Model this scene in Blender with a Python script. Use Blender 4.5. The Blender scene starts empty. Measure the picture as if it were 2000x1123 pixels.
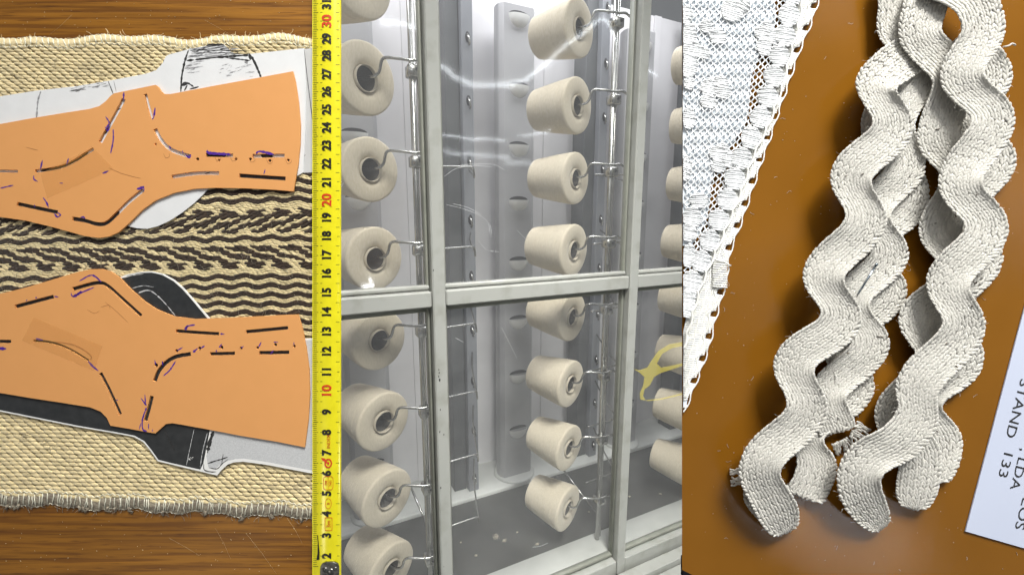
import bpy, math, random
import numpy as np
from mathutils import Vector, Matrix
random.seed(7); RNG = np.random.default_rng(7)
scene = bpy.context.scene
COL = scene.collection

# ------------------------------------------------------------------ camera, world, lamps, exposure
FPX, CX, CY = 850.0, 1000.0, 561.5          # focal length in photo pixels, picture centre
TH, PSI = math.radians(9.5), math.radians(26)
CAM = Vector((0, 0, 1.17))
RT = Vector((1, 0, 0)); FW = Vector((0, math.cos(TH), -math.sin(TH))); UP = Vector((0, math.sin(TH), math.cos(TH)))
DIST = 0.22                                  # camera to the two sample boards
cd = bpy.data.cameras.new('camera'); cam = bpy.data.objects.new('camera', cd); COL.objects.link(cam)
cd.sensor_width = 36; cd.lens = 36 * FPX / 2000; cd.clip_start = 0.01; cd.clip_end = 50
cam.matrix_world = Matrix(((1, 0, 0, 0), (0, UP.y, -FW.y, 0), (0, UP.z, -FW.z, 0), (0, 0, 0, 1)))
cam.location = CAM
scene.camera = cam

w = bpy.data.worlds.new('World'); scene.world = w; w.use_nodes = True
w.node_tree.nodes['Background'].inputs[0].default_value = (0.93, 0.96, 1.0, 1)
w.node_tree.nodes['Background'].inputs[1].default_value = 0.19
scene.view_settings.view_transform = 'Standard'; scene.view_settings.look = 'None'
scene.view_settings.exposure = 0.0; scene.view_settings.gamma = 1
scene.cycles.use_denoising = True
scene.cycles.transparent_max_bounces = 16; scene.cycles.max_bounces = 8

BM = Matrix(((1, 0, 0, 0), (0, UP.y, -FW.y, 0), (0, UP.z, -FW.z, 0), (0, 0, 0, 1)))   # board frame: x right, y up the board, z towards the viewer
BM.translation = CAM + FW * DIST
def ray(px, py): return FW + RT * ((px - CX) / FPX) + UP * ((CY - py) / FPX)
EX = Vector((math.cos(PSI), math.sin(PSI), 0)); EY = Vector((-math.sin(PSI), math.cos(PSI), 0))
ORG = CAM + ray(850, 561.5) * 1.02
CM = Matrix(((EX.x, EY.x, 0, ORG.x), (EX.y, EY.y, 0, ORG.y), (0, 0, 1, ORG.z), (0, 0, 0, 1)))   # cabinet frame: x along the glass, y into the cabinet

def area(name, frame, loc, target, size, power, col=(1, 1, 1), size_y=None):
    ld = bpy.data.lights.new(name, 'AREA'); ld.energy = power; ld.color = col; ld.size = size
    if size_y: ld.shape = 'RECTANGLE'; ld.size_y = size_y
    o = bpy.data.objects.new(name, ld); COL.objects.link(o)
    p = frame @ Vector(loc); t = frame @ Vector(target)
    q = (t - p).to_track_quat('-Z', 'Y')
    o.matrix_world = Matrix.Translation(p) @ q.to_matrix().to_4x4()
    return o
area('lamp_table_upper_left', BM, (-0.62, 0.98, 0.80), (-0.16, 0, 0), 0.80, 1.75, (1, 0.90, 0.77), 0.12)
area('lamp_table_lower_left', BM, (-0.70, -0.62, 0.95), (-0.16, 0, 0), 0.22, 0.85, (1, 0.9, 0.76))
area('lamp_stand_upper_left', BM, (-0.03, 0.60, 0.50), (0.18, 0.06, 0), 0.34, 0.85, (0.97, 0.98, 1), 0.20)
area('lamp_stand_lower_right', BM, (0.90, -0.64, 1.05), (0.17, 0, 0), 0.10, 0.7, (0.93, 0.96, 1))
area('fill_cabinet_front', Matrix.Identity(4), (0.55, -0.35, 3.0), (0.1, 1.3, 0.10), 0.8, 13.5, (1.0, 0.98, 0.93)).data.spread = math.radians(50)  # unseen beam added to light the cabinet from high in front
area('fill_cabinet_top', CM, (0.45, 0.30, 1.25), (0.45, 0.32, 0), 1.8, 19.0, (0.97, 0.97, 1), 0.3)  # unseen fill added over the cabinet to brighten its inside

# ------------------------------------------------------------------ helpers
def B(px, py, z=0.0):
    """photo pixel lying at height z (metres) above the boards -> board frame"""
    k = (DIST - z) / FPX
    return np.array(((px - CX) * k, (CY - py) * k, z))
def BA(pts, z):
    pts = np.asarray(pts, float); z = np.broadcast_to(np.asarray(z, float), (len(pts),))
    k = (DIST - z) / FPX
    return np.stack(((pts[:, 0] - CX) * k, (CY - pts[:, 1]) * k, z), 1)
PX = DIST / FPX                                # one photo pixel on the boards, metres
MMM = 0.001
def cpt(px, py, yc):
    d = ray(px, py); t = (yc - (CAM - ORG).dot(EY)) / d.dot(EY); p = CAM + d * t - ORG
    return np.array((p.dot(EX), p.dot(EY), p.z))
def cz(px, py, z):
    d = ray(px, py); t = (ORG.z + z - CAM.z) / d.z; p = CAM + d * t - ORG
    return np.array((p.dot(EX), p.dot(EY), p.z))

class G:
    def __init__(s): s.v = []; s.f = []; s.m = []; s.n = 0; s.t = []
    def add(s, v, f, m=0, tint=0.5):
        v = np.asarray(v, float).reshape(-1, 3)
        s.v.append(v); s.t.append(np.full(len(v), tint) if np.isscalar(tint) else np.asarray(tint))
        s.f.extend([tuple(i + s.n for i in q) for q in f]); s.m.extend([m] * len(f)); s.n += len(v)
    def addmany(s, V, faces, m=0, tint=None):
        """V: (N,k,3) copies of one small shape"""
        N, k, _ = V.shape
        s.v.append(V.reshape(-1, 3))
        s.t.append(np.repeat(np.full(N, .5) if tint is None else tint, k))
        off = (np.arange(N) * k + s.n)
        for q in faces:
            s.f.extend(map(tuple, (off[:, None] + np.array(q)[None, :]).tolist()))
        s.m.extend([m] * (N * len(faces))); s.n += N * k
    def box(s, a, b, m=0, tint=.5, bev=0):
        x0, y0, z0 = a; x1, y1, z1 = b
        if bev:
            bv = bev
            c = []; 
            for (z, i) in ((z0, bv), (z0 + bv, 0), (z1 - bv, 0), (z1, bv)):
                xs0, xs1, ys0, ys1 = x0 + i, x1 - i, y0 + i, y1 - i
                e = bv if i == 0 else bv * .6
                c.append([(xs0 + e, ys0, z), (xs1 - e, ys0, z), (xs1, ys0 + e, z), (xs1, ys1 - e, z), (xs1 - e, ys1, z), (xs0 + e, ys1, z), (xs0, ys1 - e, z), (xs0, ys0 + e, z)])
            v = np.array(c).reshape(-1, 3); f = []
            for r in range(3):
                for k in range(8): f.append((r * 8 + k, r * 8 + (k + 1) % 8, r * 8 + 8 + (k + 1) % 8, r * 8 + 8 + k))
            f.append(tuple(range(7, -1, -1))); f.append(tuple(range(24, 32)))
            s.add(v, f, m, tint); return
        v = [(x0, y0, z0), (x1, y0, z0), (x1, y1, z0), (x0, y1, z0), (x0, y0, z1), (x1, y0, z1), (x1, y1, z1), (x0, y1, z1)]
        s.add(v, [(3, 2, 1, 0), (4, 5, 6, 7), (0, 1, 5, 4), (1, 2, 6, 5), (2, 3, 7, 6), (3, 0, 4, 7)], m, tint)
    def tube(s, pts, r, sides=6, m=0, tint=.5, cap=True):
        P = np.asarray(pts, float); n = len(P)
        r = np.broadcast_to(np.asarray(r, float), (n,))
        T = np.gradient(P, axis=0); T /= (np.linalg.norm(T, axis=1)[:, None] + 1e-12)
        up = np.array((0.13, 0.21, 0.97)); up2 = np.array((1.0, .1, .05))
        A = np.cross(T, up); bad = np.linalg.norm(A, axis=1) < .25; A[bad] = np.cross(T[bad], up2)
        for i in range(1, n):
            a = A[i - 1] - T[i] * (A[i - 1] @ T[i])
            if np.linalg.norm(a) > 1e-6: A[i] = a
            A[i] /= np.linalg.norm(A[i]) + 1e-12
        A[0] /= np.linalg.norm(A[0]) + 1e-12
        Bn = np.cross(T, A)
        ang = np.arange(sides) * 2 * math.pi / sides
        V = P[:, None, :] + r[:, None, None] * (np.cos(ang)[None, :, None] * A[:, None, :] + np.sin(ang)[None, :, None] * Bn[:, None, :])
        f = []
        for i in range(n - 1):
            for k in range(sides):
                f.append((i * sides + k, i * sides + (k + 1) % sides, (i + 1) * sides + (k + 1) % sides, (i + 1) * sides + k))
        if cap: f.append(tuple(range(sides - 1, -1, -1))); f.append(tuple((n - 1) * sides + k for k in range(sides)))
        s.add(V.reshape(-1, 3), f, m, tint)
    def lathe(s, prof, o, ax, seg=40, m=0, tint=.5):
        """prof: (distance along axis, radius)"""
        ax = np.asarray(ax, float); ax /= np.linalg.norm(ax)
        a = np.cross(ax, (0, 0, 1.0)); a /= np.linalg.norm(a); b = np.cross(ax, a)
        n = len(prof); V = []
        for (h, r) in prof:
            for k in range(seg):
                t = 2 * math.pi * k / seg
                V.append(np.asarray(o) + ax * h + r * (math.cos(t) * a + math.sin(t) * b))
        f = []
        for i in range(n - 1):
            for k in range(seg):
                f.append((i * seg + k, (i + 1) * seg + k, (i + 1) * seg + (k + 1) % seg, i * seg + (k + 1) % seg))
        s.add(V, f, m, tint)
    def strip(s, top, bot, m=0, tint=.5):
        n = len(top); V = np.concatenate((top, bot)); s.add(V, [(i, n + i, n + i + 1, i + 1) for i in range(n - 1)], m, tint)
    def mesh(s, name, mats, base=(0, 0, 0), smooth=True):
        me = bpy.data.meshes.new(name); v = np.concatenate(s.v) - np.asarray(base)
        me.from_pydata(v.tolist(), [], s.f)
        for mm in mats: me.materials.append(mm)
        if len(mats) > 1: me.polygons.foreach_set('material_index', s.m)
        if smooth: me.polygons.foreach_set('use_smooth', [True] * len(me.polygons))
        at = me.attributes.new('tint', 'FLOAT', 'POINT'); at.data.foreach_set('value', np.concatenate(s.t).astype(np.float32))
        me.update(); return me

def tag(o, label=None, cat=None, group=None, kind=None):
    if label: o['label'] = label
    if cat: o['category'] = cat
    if group: o['group'] = group
    if kind: o['kind'] = kind
    return o
class Thing:
    """an Empty at the thing's base; parts are given in frame coordinates"""
    def __init__(s, name, frame, base, label, cat, group=None):
        s.base = np.asarray(base, float); s.o = bpy.data.objects.new(name, None); COL.objects.link(s.o)
        s.o.empty_display_size = .01
        s.o.matrix_world = frame @ Matrix.Translation(Vector(s.base)); tag(s.o, label, cat, group)
    def part(s, name, g, mats, parent=None, smooth=True, kind=None, label=None):
        if not isinstance(mats, (list, tuple)): mats = [mats]
        me = g.mesh(name, mats, s.base, smooth) if isinstance(g, G) else g
        o = bpy.data.objects.new(name, me); COL.objects.link(o); o.parent = parent or s.o
        if kind: o['kind'] = kind
        if label: o['label'] = label
        return o
def single(name, g, mats, frame, base, label=None, cat=None, group=None, kind=None, smooth=True):
    if not isinstance(mats, (list, tuple)): mats = [mats]
    o = bpy.data.objects.new(name, g.mesh(name, mats, base, smooth)); COL.objects.link(o)
    o.matrix_world = frame @ Matrix.Translation(Vector(base)); tag(o, label, cat, group, kind); return o

def smoothpath(pts, step=4.0, closed=False):
    P = np.asarray(pts, float); n = len(P); out = []
    rng = range(n if closed else n - 1)
    for i in rng:
        if closed: p0, p1, p2, p3 = P[(i - 1) % n], P[i], P[(i + 1) % n], P[(i + 2) % n]
        else: p1, p2 = P[i], P[i + 1]; p0 = P[i - 1] if i else 2 * p1 - p2; p3 = P[i + 2] if i + 2 < n else 2 * p2 - p1
        k = max(2, int(np.linalg.norm((p2 - p1)[:2]) / step) + 1)
        for j in range(k):
            t = j / k
            out.append(.5 * ((2 * p1) + (p2 - p0) * t + (2 * p0 - 5 * p1 + 4 * p2 - p3) * t * t + (3 * p1 - p0 - 3 * p2 + p3) * t ** 3))
    if not closed: out.append(P[-1])
    return np.array(out)

def plate(polys, z0, z1, bev=0.0):
    """flat sheet from outlines in photo pixels (first outer, others holes), top at height z1; returns G"""
    cu = bpy.data.curves.new('tmp', 'CURVE'); cu.dimensions = '2D'; cu.fill_mode = 'BOTH'
    cu.extrude = (z1 - z0) / 2; cu.bevel_depth = bev; cu.bevel_resolution = 1
    for poly in polys:
        q = BA(poly, z1); sp = cu.splines.new('POLY'); sp.points.add(len(q) - 1); sp.use_cyclic_u = True
        for i, p in enumerate(q): sp.points[i].co = (p[0], p[1], 0, 1)
    o = bpy.data.objects.new('tmp', cu); COL.objects.link(o)
    dg = bpy.context.evaluated_depsgraph_get(); me = bpy.data.meshes.new_from_object(o.evaluated_get(dg))
    g = G(); v = np.array([tuple(x.co) for x in me.vertices]); v[:, 2] += (z0 + z1) / 2
    g.add(v, [tuple(p.vertices) for p in me.polygons])
    bpy.data.objects.remove(o); bpy.data.curves.remove(cu); bpy.data.meshes.remove(me)
    return g
def slot(pts, wd, step=5):
    """closed outline around a centre line, in pixels"""
    P = smoothpath(pts, step)[:, :2]; T = np.gradient(P, axis=0); T /= np.linalg.norm(T, axis=1)[:, None] + 1e-9
    N = np.stack((-T[:, 1], T[:, 0]), 1) * wd / 2
    return np.concatenate((P + N, (P - N)[::-1]))
def dot(x, y, r, n=10): return [(x + r * math.cos(2 * math.pi * k / n), y + r * math.sin(2 * math.pi * k / n)) for k in range(n)]
def textpx(s, cx, cy, cap, rd, up, z, xs=1.0, bold=0.0, zf=None):
    """flat lettering centred at a photo pixel; rd reading direction, up glyph-up direction (pixels)"""
    cu = bpy.data.curves.new('tmp', 'FONT'); cu.body = s; cu.size = 1.0; cu.offset = bold; cu.align_x = 'CENTER'; cu.resolution_u = 3
    o = bpy.data.objects.new('tmp', cu); COL.objects.link(o)
    dg = bpy.context.evaluated_depsgraph_get(); me = bpy.data.meshes.new_from_object(o.evaluated_get(dg))
    v = np.array([tuple(x.co) for x in me.vertices]); k = cap / 0.70
    rd = np.asarray(rd, float); up = np.asarray(up, float)
    p = np.array((cx, cy))[None] + (v[:, :1] * k * xs) * rd[None] + ((v[:, 1:2] - .35) * k) * up[None]
    zz = z if zf is None else zf(p)
    g = G(); g.add(BA(p, zz), [tuple(q.vertices) for q in me.polygons])
    bpy.data.objects.remove(o); bpy.data.curves.remove(cu); bpy.data.meshes.remove(me); return g
def merge(gs):
    r = G()
    for g in gs:
        for v, t in zip(g.v, g.t): pass
        r.v += g.v; r.t += g.t; r.f += [tuple(i + r.n for i in q) for q in g.f]; r.m += g.m; r.n += g.n
    return r

# ------------------------------------------------------------------ materials
def new_mat(name):
    m = bpy.data.materials.new(name); m.use_nodes = True; nt = m.node_tree
    return m, nt, nt.nodes['Principled BSDF']
def node(nt, t, **kw):
    n = nt.nodes.new(t)
    for k, v in kw.items(): setattr(n, k, v)
    return n
def mat(name, c1, c2=None, scale=60, rough=.6, metal=0.0, bump=0.0, bscale=None, stretch=(1, 1, 1), tint=0.0, spec=.5, detail=4, coat=0, sheen=0, lo=.3, hi=.7):
    m, nt, bs = new_mat(name); L = nt.links.new
    bs.inputs['Roughness'].default_value = rough; bs.inputs['Metallic'].default_value = metal
    bs.inputs['Specular IOR Level'].default_value = spec; bs.inputs['Coat Weight'].default_value = coat
    bs.inputs['Coat Roughness'].default_value = .12
    bs.inputs['Sheen Weight'].default_value = sheen
    tc = node(nt, 'ShaderNodeTexCoord'); mp = node(nt, 'ShaderNodeMapping'); mp.inputs['Scale'].default_value = stretch
    L(tc.outputs['Object'], mp.inputs['Vector'])
    nz = node(nt, 'ShaderNodeTexNoise'); nz.inputs['Scale'].default_value = scale; nz.inputs['Detail'].default_value = detail
    L(mp.outputs[0], nz.inputs['Vector'])
    rp = node(nt, 'ShaderNodeValToRGB'); c2 = c2 or c1
    rp.color_ramp.elements[0].position = lo; rp.color_ramp.elements[1].position = hi
    rp.color_ramp.elements[0].color = (*c1, 1); rp.color_ramp.elements[1].color = (*c2, 1)
    L(nz.outputs['Fac'], rp.inputs['Fac']); out = rp.outputs['Color']
    if tint:
        at = node(nt, 'ShaderNodeAttribute', attribute_name='tint'); mr = node(nt, 'ShaderNodeMapRange')
        mr.inputs['To Min'].default_value = 1 - tint; mr.inputs['To Max'].default_value = 1 + tint
        L(at.outputs['Fac'], mr.inputs['Value'])
        vm = node(nt, 'ShaderNodeVectorMath', operation='SCALE'); L(out, vm.inputs[0]); L(mr.outputs[0], vm.inputs['Scale']); out = vm.outputs[0]
    L(out, bs.inputs['Base Color'])
    if bump:
        n2 = node(nt, 'ShaderNodeTexNoise'); n2.inputs['Scale'].default_value = bscale or scale; n2.inputs['Detail'].default_value = 3
        L(mp.outputs[0], n2.inputs['Vector'])
        bp = node(nt, 'ShaderNodeBump'); bp.inputs['Strength'].default_value = bump; bp.inputs['Distance'].default_value = .0006
        L(n2.outputs['Fac'], bp.inputs['Height']); L(bp.outputs[0], bs.inputs['Normal'])
    return m

def wood_mat():
    m, nt, bs = new_mat('lacquered_oak'); L = nt.links.new
    tc = node(nt, 'ShaderNodeTexCoord')
    def nz(scale, st, det=5, dist=0.0):
        mp = node(nt, 'ShaderNodeMapping'); mp.inputs['Scale'].default_value = st; mp.inputs['Rotation'].default_value = (0, 0, math.radians(3.5)); L(tc.outputs['Object'], mp.inputs['Vector'])
        n = node(nt, 'ShaderNodeTexNoise'); n.inputs['Scale'].default_value = scale; n.inputs['Detail'].default_value = det; n.inputs['Distortion'].default_value = dist
        L(mp.outputs[0], n.inputs['Vector']); return n.outputs['Fac']
    a = nz(60, (.10, 1.6, 1), 5, .5); b = nz(330, (.045, 1.5, 1), 3, .3); c = nz(900, (.07, 1, 1), 2)
    r1 = node(nt, 'ShaderNodeValToRGB'); e = r1.color_ramp.elements
    e[0].position = .18; e[0].color = (.155, .058, .003, 1); e[1].position = .82; e[1].color = (.37, .155, .014, 1)
    L(a, r1.inputs['Fac'])
    r2 = node(nt, 'ShaderNodeValToRGB'); e = r2.color_ramp.elements
    e[0].position = .40; e[0].color = (.55, .48, .42, 1); e[1].position = .56; e[1].color = (1, 1, 1, 1)
    L(b, r2.inputs['Fac'])
    mx = node(nt, 'ShaderNodeMix', data_type='RGBA', blend_type='MULTIPLY'); mx.inputs[0].default_value = .85
    L(r1.outputs[0], mx.inputs[6]); L(r2.outputs[0], mx.inputs[7])
    r3 = node(nt, 'ShaderNodeValToRGB'); e = r3.color_ramp.elements
    e[0].position = .30; e[0].color = (.55, .48, .42, 1); e[1].position = .42; e[1].color = (1, 1, 1, 1); L(c, r3.inputs['Fac'])
    m2 = node(nt, 'ShaderNodeMix', data_type='RGBA', blend_type='MULTIPLY'); m2.inputs[0].default_value = .8
    L(mx.outputs[2], m2.inputs[6]); L(r3.outputs[0], m2.inputs[7]); L(m2.outputs[2], bs.inputs['Base Color'])
    bs.inputs['Roughness'].default_value = .42; bs.inputs['Specular IOR Level'].default_value = .32; bs.inputs['Coat Weight'].default_value = .10; bs.inputs['Coat Roughness'].default_value = .3
    bp = node(nt, 'ShaderNodeBump'); bp.inputs['Strength'].default_value = .35; bp.inputs['Distance'].default_value = .0004
    L(b, bp.inputs['Height']); L(bp.outputs[0], bs.inputs['Normal']); L(bp.outputs[0], bs.inputs['Coat Normal'])
    return m
def glass_mat(name, dust=.06, bend=.0):
    m, nt, bs = new_mat(name); L = nt.links.new; nt.nodes.remove(bs)
    out = nt.nodes['Material Output']
    tr = node(nt, 'ShaderNodeBsdfTransparent'); tr.inputs[0].default_value = (.955, .965, .965, 1)
    gl = node(nt, 'ShaderNodeBsdfGlossy'); gl.inputs['Roughness'].default_value = .06
    tc = node(nt, 'ShaderNodeTexCoord'); nz = node(nt, 'ShaderNodeTexNoise'); nz.inputs['Scale'].default_value = 7; nz.inputs['Detail'].default_value = 2
    L(tc.outputs['Object'], nz.inputs['Vector'])
    bp = node(nt, 'ShaderNodeBump'); bp.inputs['Strength'].default_value = .5; bp.inputs['Distance'].default_value = .0012; L(nz.outputs['Fac'], bp.inputs['Height'])
    L(bp.outputs[0], gl.inputs['Normal'])
    fr = node(nt, 'ShaderNodeLayerWeight'); fr.inputs['Blend'].default_value = .5
    pw = node(nt, 'ShaderNodeMath', operation='POWER'); pw.inputs[1].default_value = 5; L(fr.outputs['Facing'], pw.inputs[0])
    mu = node(nt, 'ShaderNodeMath', operation='MULTIPLY_ADD'); mu.inputs[1].default_value = .9; mu.inputs[2].default_value = .075; L(pw.outputs[0], mu.inputs[0])
    mx = node(nt, 'ShaderNodeMixShader'); L(mu.outputs[0], mx.inputs[0]); L(tr.outputs[0], mx.inputs[1]); L(gl.outputs[0], mx.inputs[2])
    g2 = node(nt, 'ShaderNodeBsdfGlossy'); g2.inputs['Roughness'].default_value = .32
    mh = node(nt, 'ShaderNodeMixShader'); mh.inputs[0].default_value = .06; L(mx.outputs[0], mh.inputs[1]); L(g2.outputs[0], mh.inputs[2]); mx = mh
    df = node(nt, 'ShaderNodeBsdfDiffuse'); df.inputs[0].default_value = (.78, .79, .80, 1)
    n2 = node(nt, 'ShaderNodeTexNoise'); n2.inputs['Scale'].default_value = 11; n2.inputs['Detail'].default_value = 7
    L(tc.outputs['Object'], n2.inputs['Vector'])
    mr = node(nt, 'ShaderNodeMapRange'); mr.inputs['From Min'].default_value = .35; mr.inputs['From Max'].default_value = .75; mr.inputs['To Min'].default_value = dust * .7; mr.inputs['To Max'].default_value = dust * 1.5
    L(n2.outputs['Fac'], mr.inputs['Value'])
    m3 = node(nt, 'ShaderNodeMixShader'); L(mr.outputs[0], m3.inputs[0]); L(mx.outputs[0], m3.inputs[1]); L(df.outputs[0], m3.inputs[2])
    L(m3.outputs[0], out.inputs['Surface']); return m
def film_mat(name, col, alpha, rough=.15):
    m, nt, bs = new_mat(name); bs.inputs['Base Color'].default_value = (*col, 1); bs.inputs['Alpha'].default_value = alpha; bs.inputs['Roughness'].default_value = rough; return m

M = {}
M['wood'] = wood_mat()
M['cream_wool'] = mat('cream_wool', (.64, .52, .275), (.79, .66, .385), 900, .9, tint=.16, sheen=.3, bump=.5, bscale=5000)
M['brown_wool'] = mat('brown_wool', (.020, .011, .006), (.045, .026, .014), 900, .95, tint=.3, sheen=.15, bump=.5, bscale=5000)
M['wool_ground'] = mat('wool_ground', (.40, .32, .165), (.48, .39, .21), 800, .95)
M['brown_ground'] = mat('brown_ground', (.05, .032, .016), (.10, .07, .035), 800, .95)
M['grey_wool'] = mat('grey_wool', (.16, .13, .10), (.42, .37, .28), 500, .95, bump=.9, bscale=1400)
M['white_thread'] = mat('white_thread', (.82, .80, .66), None, 50, .7)
M['orange_card'] = mat('orange_card', (.70, .330, .112), (.72, .340, .118), 90, .6, bump=.05, bscale=2500, spec=.3)
M['white_paper'] = mat('white_paper', (.70, .71, .72), (.74, .75, .76), 120, .5, bump=.1, bscale=2200, spec=.3)
M['grey_paper'] = mat('grey_paper', (.52, .52, .52), (.58, .58, .58), 120, .5, spec=.3)
M['ink'] = mat('black_ink', (.010, .010, .011), (.035, .035, .035), 900, .55)
M['pale_ink'] = mat('smudged_ink', (.10, .10, .11), (.5, .5, .52), 1500, .6, stretch=(.2, 1, 1))
M['black_print'] = mat('black_print', (.022, .024, .026), (.034, .036, .038), 260, .48, bump=.1, bscale=2500, spec=.35)
M['silver_print'] = mat('silver_print', (.46, .47, .48), (.60, .61, .62), 1800, .5, spec=.3)
M['card_core'] = mat('card_core', (.80, .80, .78), None, 50, .7)
M['pen'] = mat('violet_pen', (.05, .012, .22), (.09, .02, .32), 900, .5)
M['pencil'] = mat('pencil_line', (.34, .14, .045), None, 50, .6)
M['clear_tape'] = film_mat('clear_adhesive_tape', (.68, .36, .10), .15, .06)
M['tape_yellow'] = mat('tape_yellow', (.74, .66, .004), (.82, .74, .008), 200, .28, spec=.6, coat=.8)
M['tape_black'] = mat('tape_black', (.012, .012, .008), None, 50, .4)
M['tape_red'] = mat('tape_red', (.62, .05, .012), None, 50, .4)
M['tick'] = mat('tape_tick', (.10, .11, .01), None, 50, .4)
M['hook_metal'] = mat('hook_metal', (.10, .10, .095), (.25, .25, .24), 500, .28, metal=.9)
M['leather'] = mat('brown_leatherette', (.185, .074, .005), (.225, .092, .009), 14, .115, bump=.10, bscale=2600, spec=.38)
M['dark_edge'] = mat('dark_table', (.02, .022, .03), None, 50, .5)
M['cotton'] = mat('ecru_cotton', (.52, .505, .46), (.63, .615, .57), 1200, .9, tint=.06, bump=.5, bscale=6000, sheen=.25)
M['cotton_base'] = mat('ecru_cotton_ground', (.46, .445, .405), (.54, .525, .485), 1200, .95)
M['seed'] = mat('cotton_speck', (.07, .05, .03), None, 50, .9)
M['lace'] = mat('lace_thread', (.88, .90, .92), (.93, .95, .96), 600, .8, tint=.06)
M['lace_under'] = mat('lace_lining', (.66, .72, .78), (.74, .79, .84), 300, .9)
M['lace_cream'] = mat('lace_cream_thread', (.82, .82, .78), (.90, .90, .87), 600, .8, tint=.06)
M['card_white'] = mat('glossy_card', (.53, .58, .72), (.55, .60, .74), 20, .28, spec=.5)
M['steel_pin'] = mat('steel_pin', (.35, .40, .45), None, 50, .2, metal=1)
M['paint'] = mat('grey_white_paint', (.30, .305, .27), (.385, .395, .37), 22, .35, bump=.08, bscale=300, spec=.5, detail=9, lo=.22, hi=.5)
M['paint_dark'] = mat('gasket_grey', (.20, .21, .18), (.27, .28, .24), 20, .5)
M['chip'] = mat('bare_steel', (.02, .02, .02), None, 50, .6)
M['chrome'] = mat('chrome', (.42, .42, .40), (.55, .55, .53), 30, .27, metal=1)
M['wire'] = mat('steel_wire', (.36, .36, .34), (.5, .5, .48), 60, .25, metal=1)
M['duct'] = mat('duct_grey', (.38, .38, .39), (.47, .47, .48), 5, .33, metal=.15, spec=.5)
M['scoop'] = mat('scoop_metal', (.78, .78, .76), None, 20, .3, metal=.2)
M['wall_grey'] = mat('back_sheet', (.66, .65, .66), (.78, .77, .78), 4, .45, spec=.4, detail=6)
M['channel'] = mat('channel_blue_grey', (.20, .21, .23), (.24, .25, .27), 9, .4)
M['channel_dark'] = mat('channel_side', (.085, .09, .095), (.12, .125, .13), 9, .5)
M['hole'] = mat('keyhole_dark', (.03, .03, .035), None, 50, .7)
M['tray'] = mat('tray_paint', (.44, .45, .43), (.55, .56, .53), 9, .45, detail=7)
M['belt'] = mat('rubber_belt', (.030, .030, .029), (.055, .055, .052), 9, .55, detail=7)
M['floor'] = mat('concrete_floor', (.34, .35, .34), (.50, .51, .50), 12, .5, detail=8)
M['yarn'] = mat('cone_yarn', (.57, .505, .385), (.65, .58, .455), 260, .9, bump=.35, bscale=900, stretch=(1, 1, .35), sheen=.2)
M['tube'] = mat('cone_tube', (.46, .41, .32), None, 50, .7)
M['bore'] = mat('cone_bore', (.050, .045, .038), None, 50, .8)  # shade of the hollow core is put into this dark colour
M['glass'] = glass_mat('plexiglass', .055)
M['reflection'] = film_mat('painted_reflection', (.80, .68, .12), .42, .7)  # yellow reflection in the pane, painted as a translucent film
M['tube_lamp'] = new_mat('fluorescent_tube')[0]
def fluo():
    m = M['tube_lamp']; nt = m.node_tree; b = nt.nodes['Principled BSDF']
    b.inputs['Emission Color'].default_value = (.9, .95, 1, 1); b.inputs['Emission Strength'].default_value = 13.0
fluo()

# a small spindle-shaped yarn float, shared by all woven and braided surfaces
def _grain():
    v = [(-1, 0, 0)]
    for t, r in ((-.62, .74), (0, 1), (.62, .74)):
        for k in range(6): a = k * math.pi / 3; v.append((t, r * math.cos(a), r * math.sin(a)))
    v.append((1, 0, 0)); f = []
    for k in range(6):
        f.append((0, 1 + (k + 1) % 6, 1 + k)); f.append((19, 13 + k, 13 + (k + 1) % 6))
        for r in (1, 7): f.append((r + k, r + (k + 1) % 6, r + 6 + (k + 1) % 6, r + 6 + k))
    return np.array(v), f
GV, GF = _grain()
def grains(g, c, l, wv, h, tint, m=0):
    V = c[:, None, :] + GV[None, :, 0:1] * l[:, None, :] + GV[None, :, 1:2] * wv[:, None, :] + GV[None, :, 2:3] * h[:, None, :]
    g.addmany(V, GF, m, tint)
def hairs(g, pts, ln, r, zr, m=0, curl=.6):
    """short loose fibres"""
    for p in pts:
        a = random.uniform(0, 2 * math.pi); q = [np.array(p)]; d = random.uniform(.5, 1.3) * ln / 4; zz = random.uniform(*zr)
        for k in range(4):
            a += random.uniform(-curl, curl); q.append(q[-1] + np.array((math.cos(a) * d, math.sin(a) * d, zz / 4)))
        g.tube(q, r, 3, m, random.random(), False)

# ================================================================== LEFT BOARD: table top, woven band, cards, tape measure
def board(name, x0, x1, y0, y1, mats, thick, under):
    """panel with an undercut edge; outline in pixels, 'under' tells which side faces the gap"""
    g = G(); a = B(x0, y0); b = B(x1, y1); t = -thick; u = .75 * thick
    xa, xb = a[0], b[0]; xa2 = xa + (u if under == 'l' else 0); xb2 = xb - (u if under == 'r' else 0)
    v = [(xa, b[1], 0), (xb, b[1], 0), (xb, a[1], 0), (xa, a[1], 0), (xa2, b[1], t), (xb2, b[1], t), (xb2, a[1], t), (xa2, a[1], t)]
    g.add(v, [(0, 1, 2, 3), (7, 6, 5, 4), (0, 4, 5, 1), (1, 5, 6, 2), (2, 6, 7, 3), (3, 7, 4, 0)])
    return single(name, g, mats, BM, tuple(B((x0 + x1) / 2, (y0 + y1) / 2, 0)), kind='structure', smooth=False)
board('table_top', -420, 652, -150, 1450, M['wood'], .012, 'r')

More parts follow.
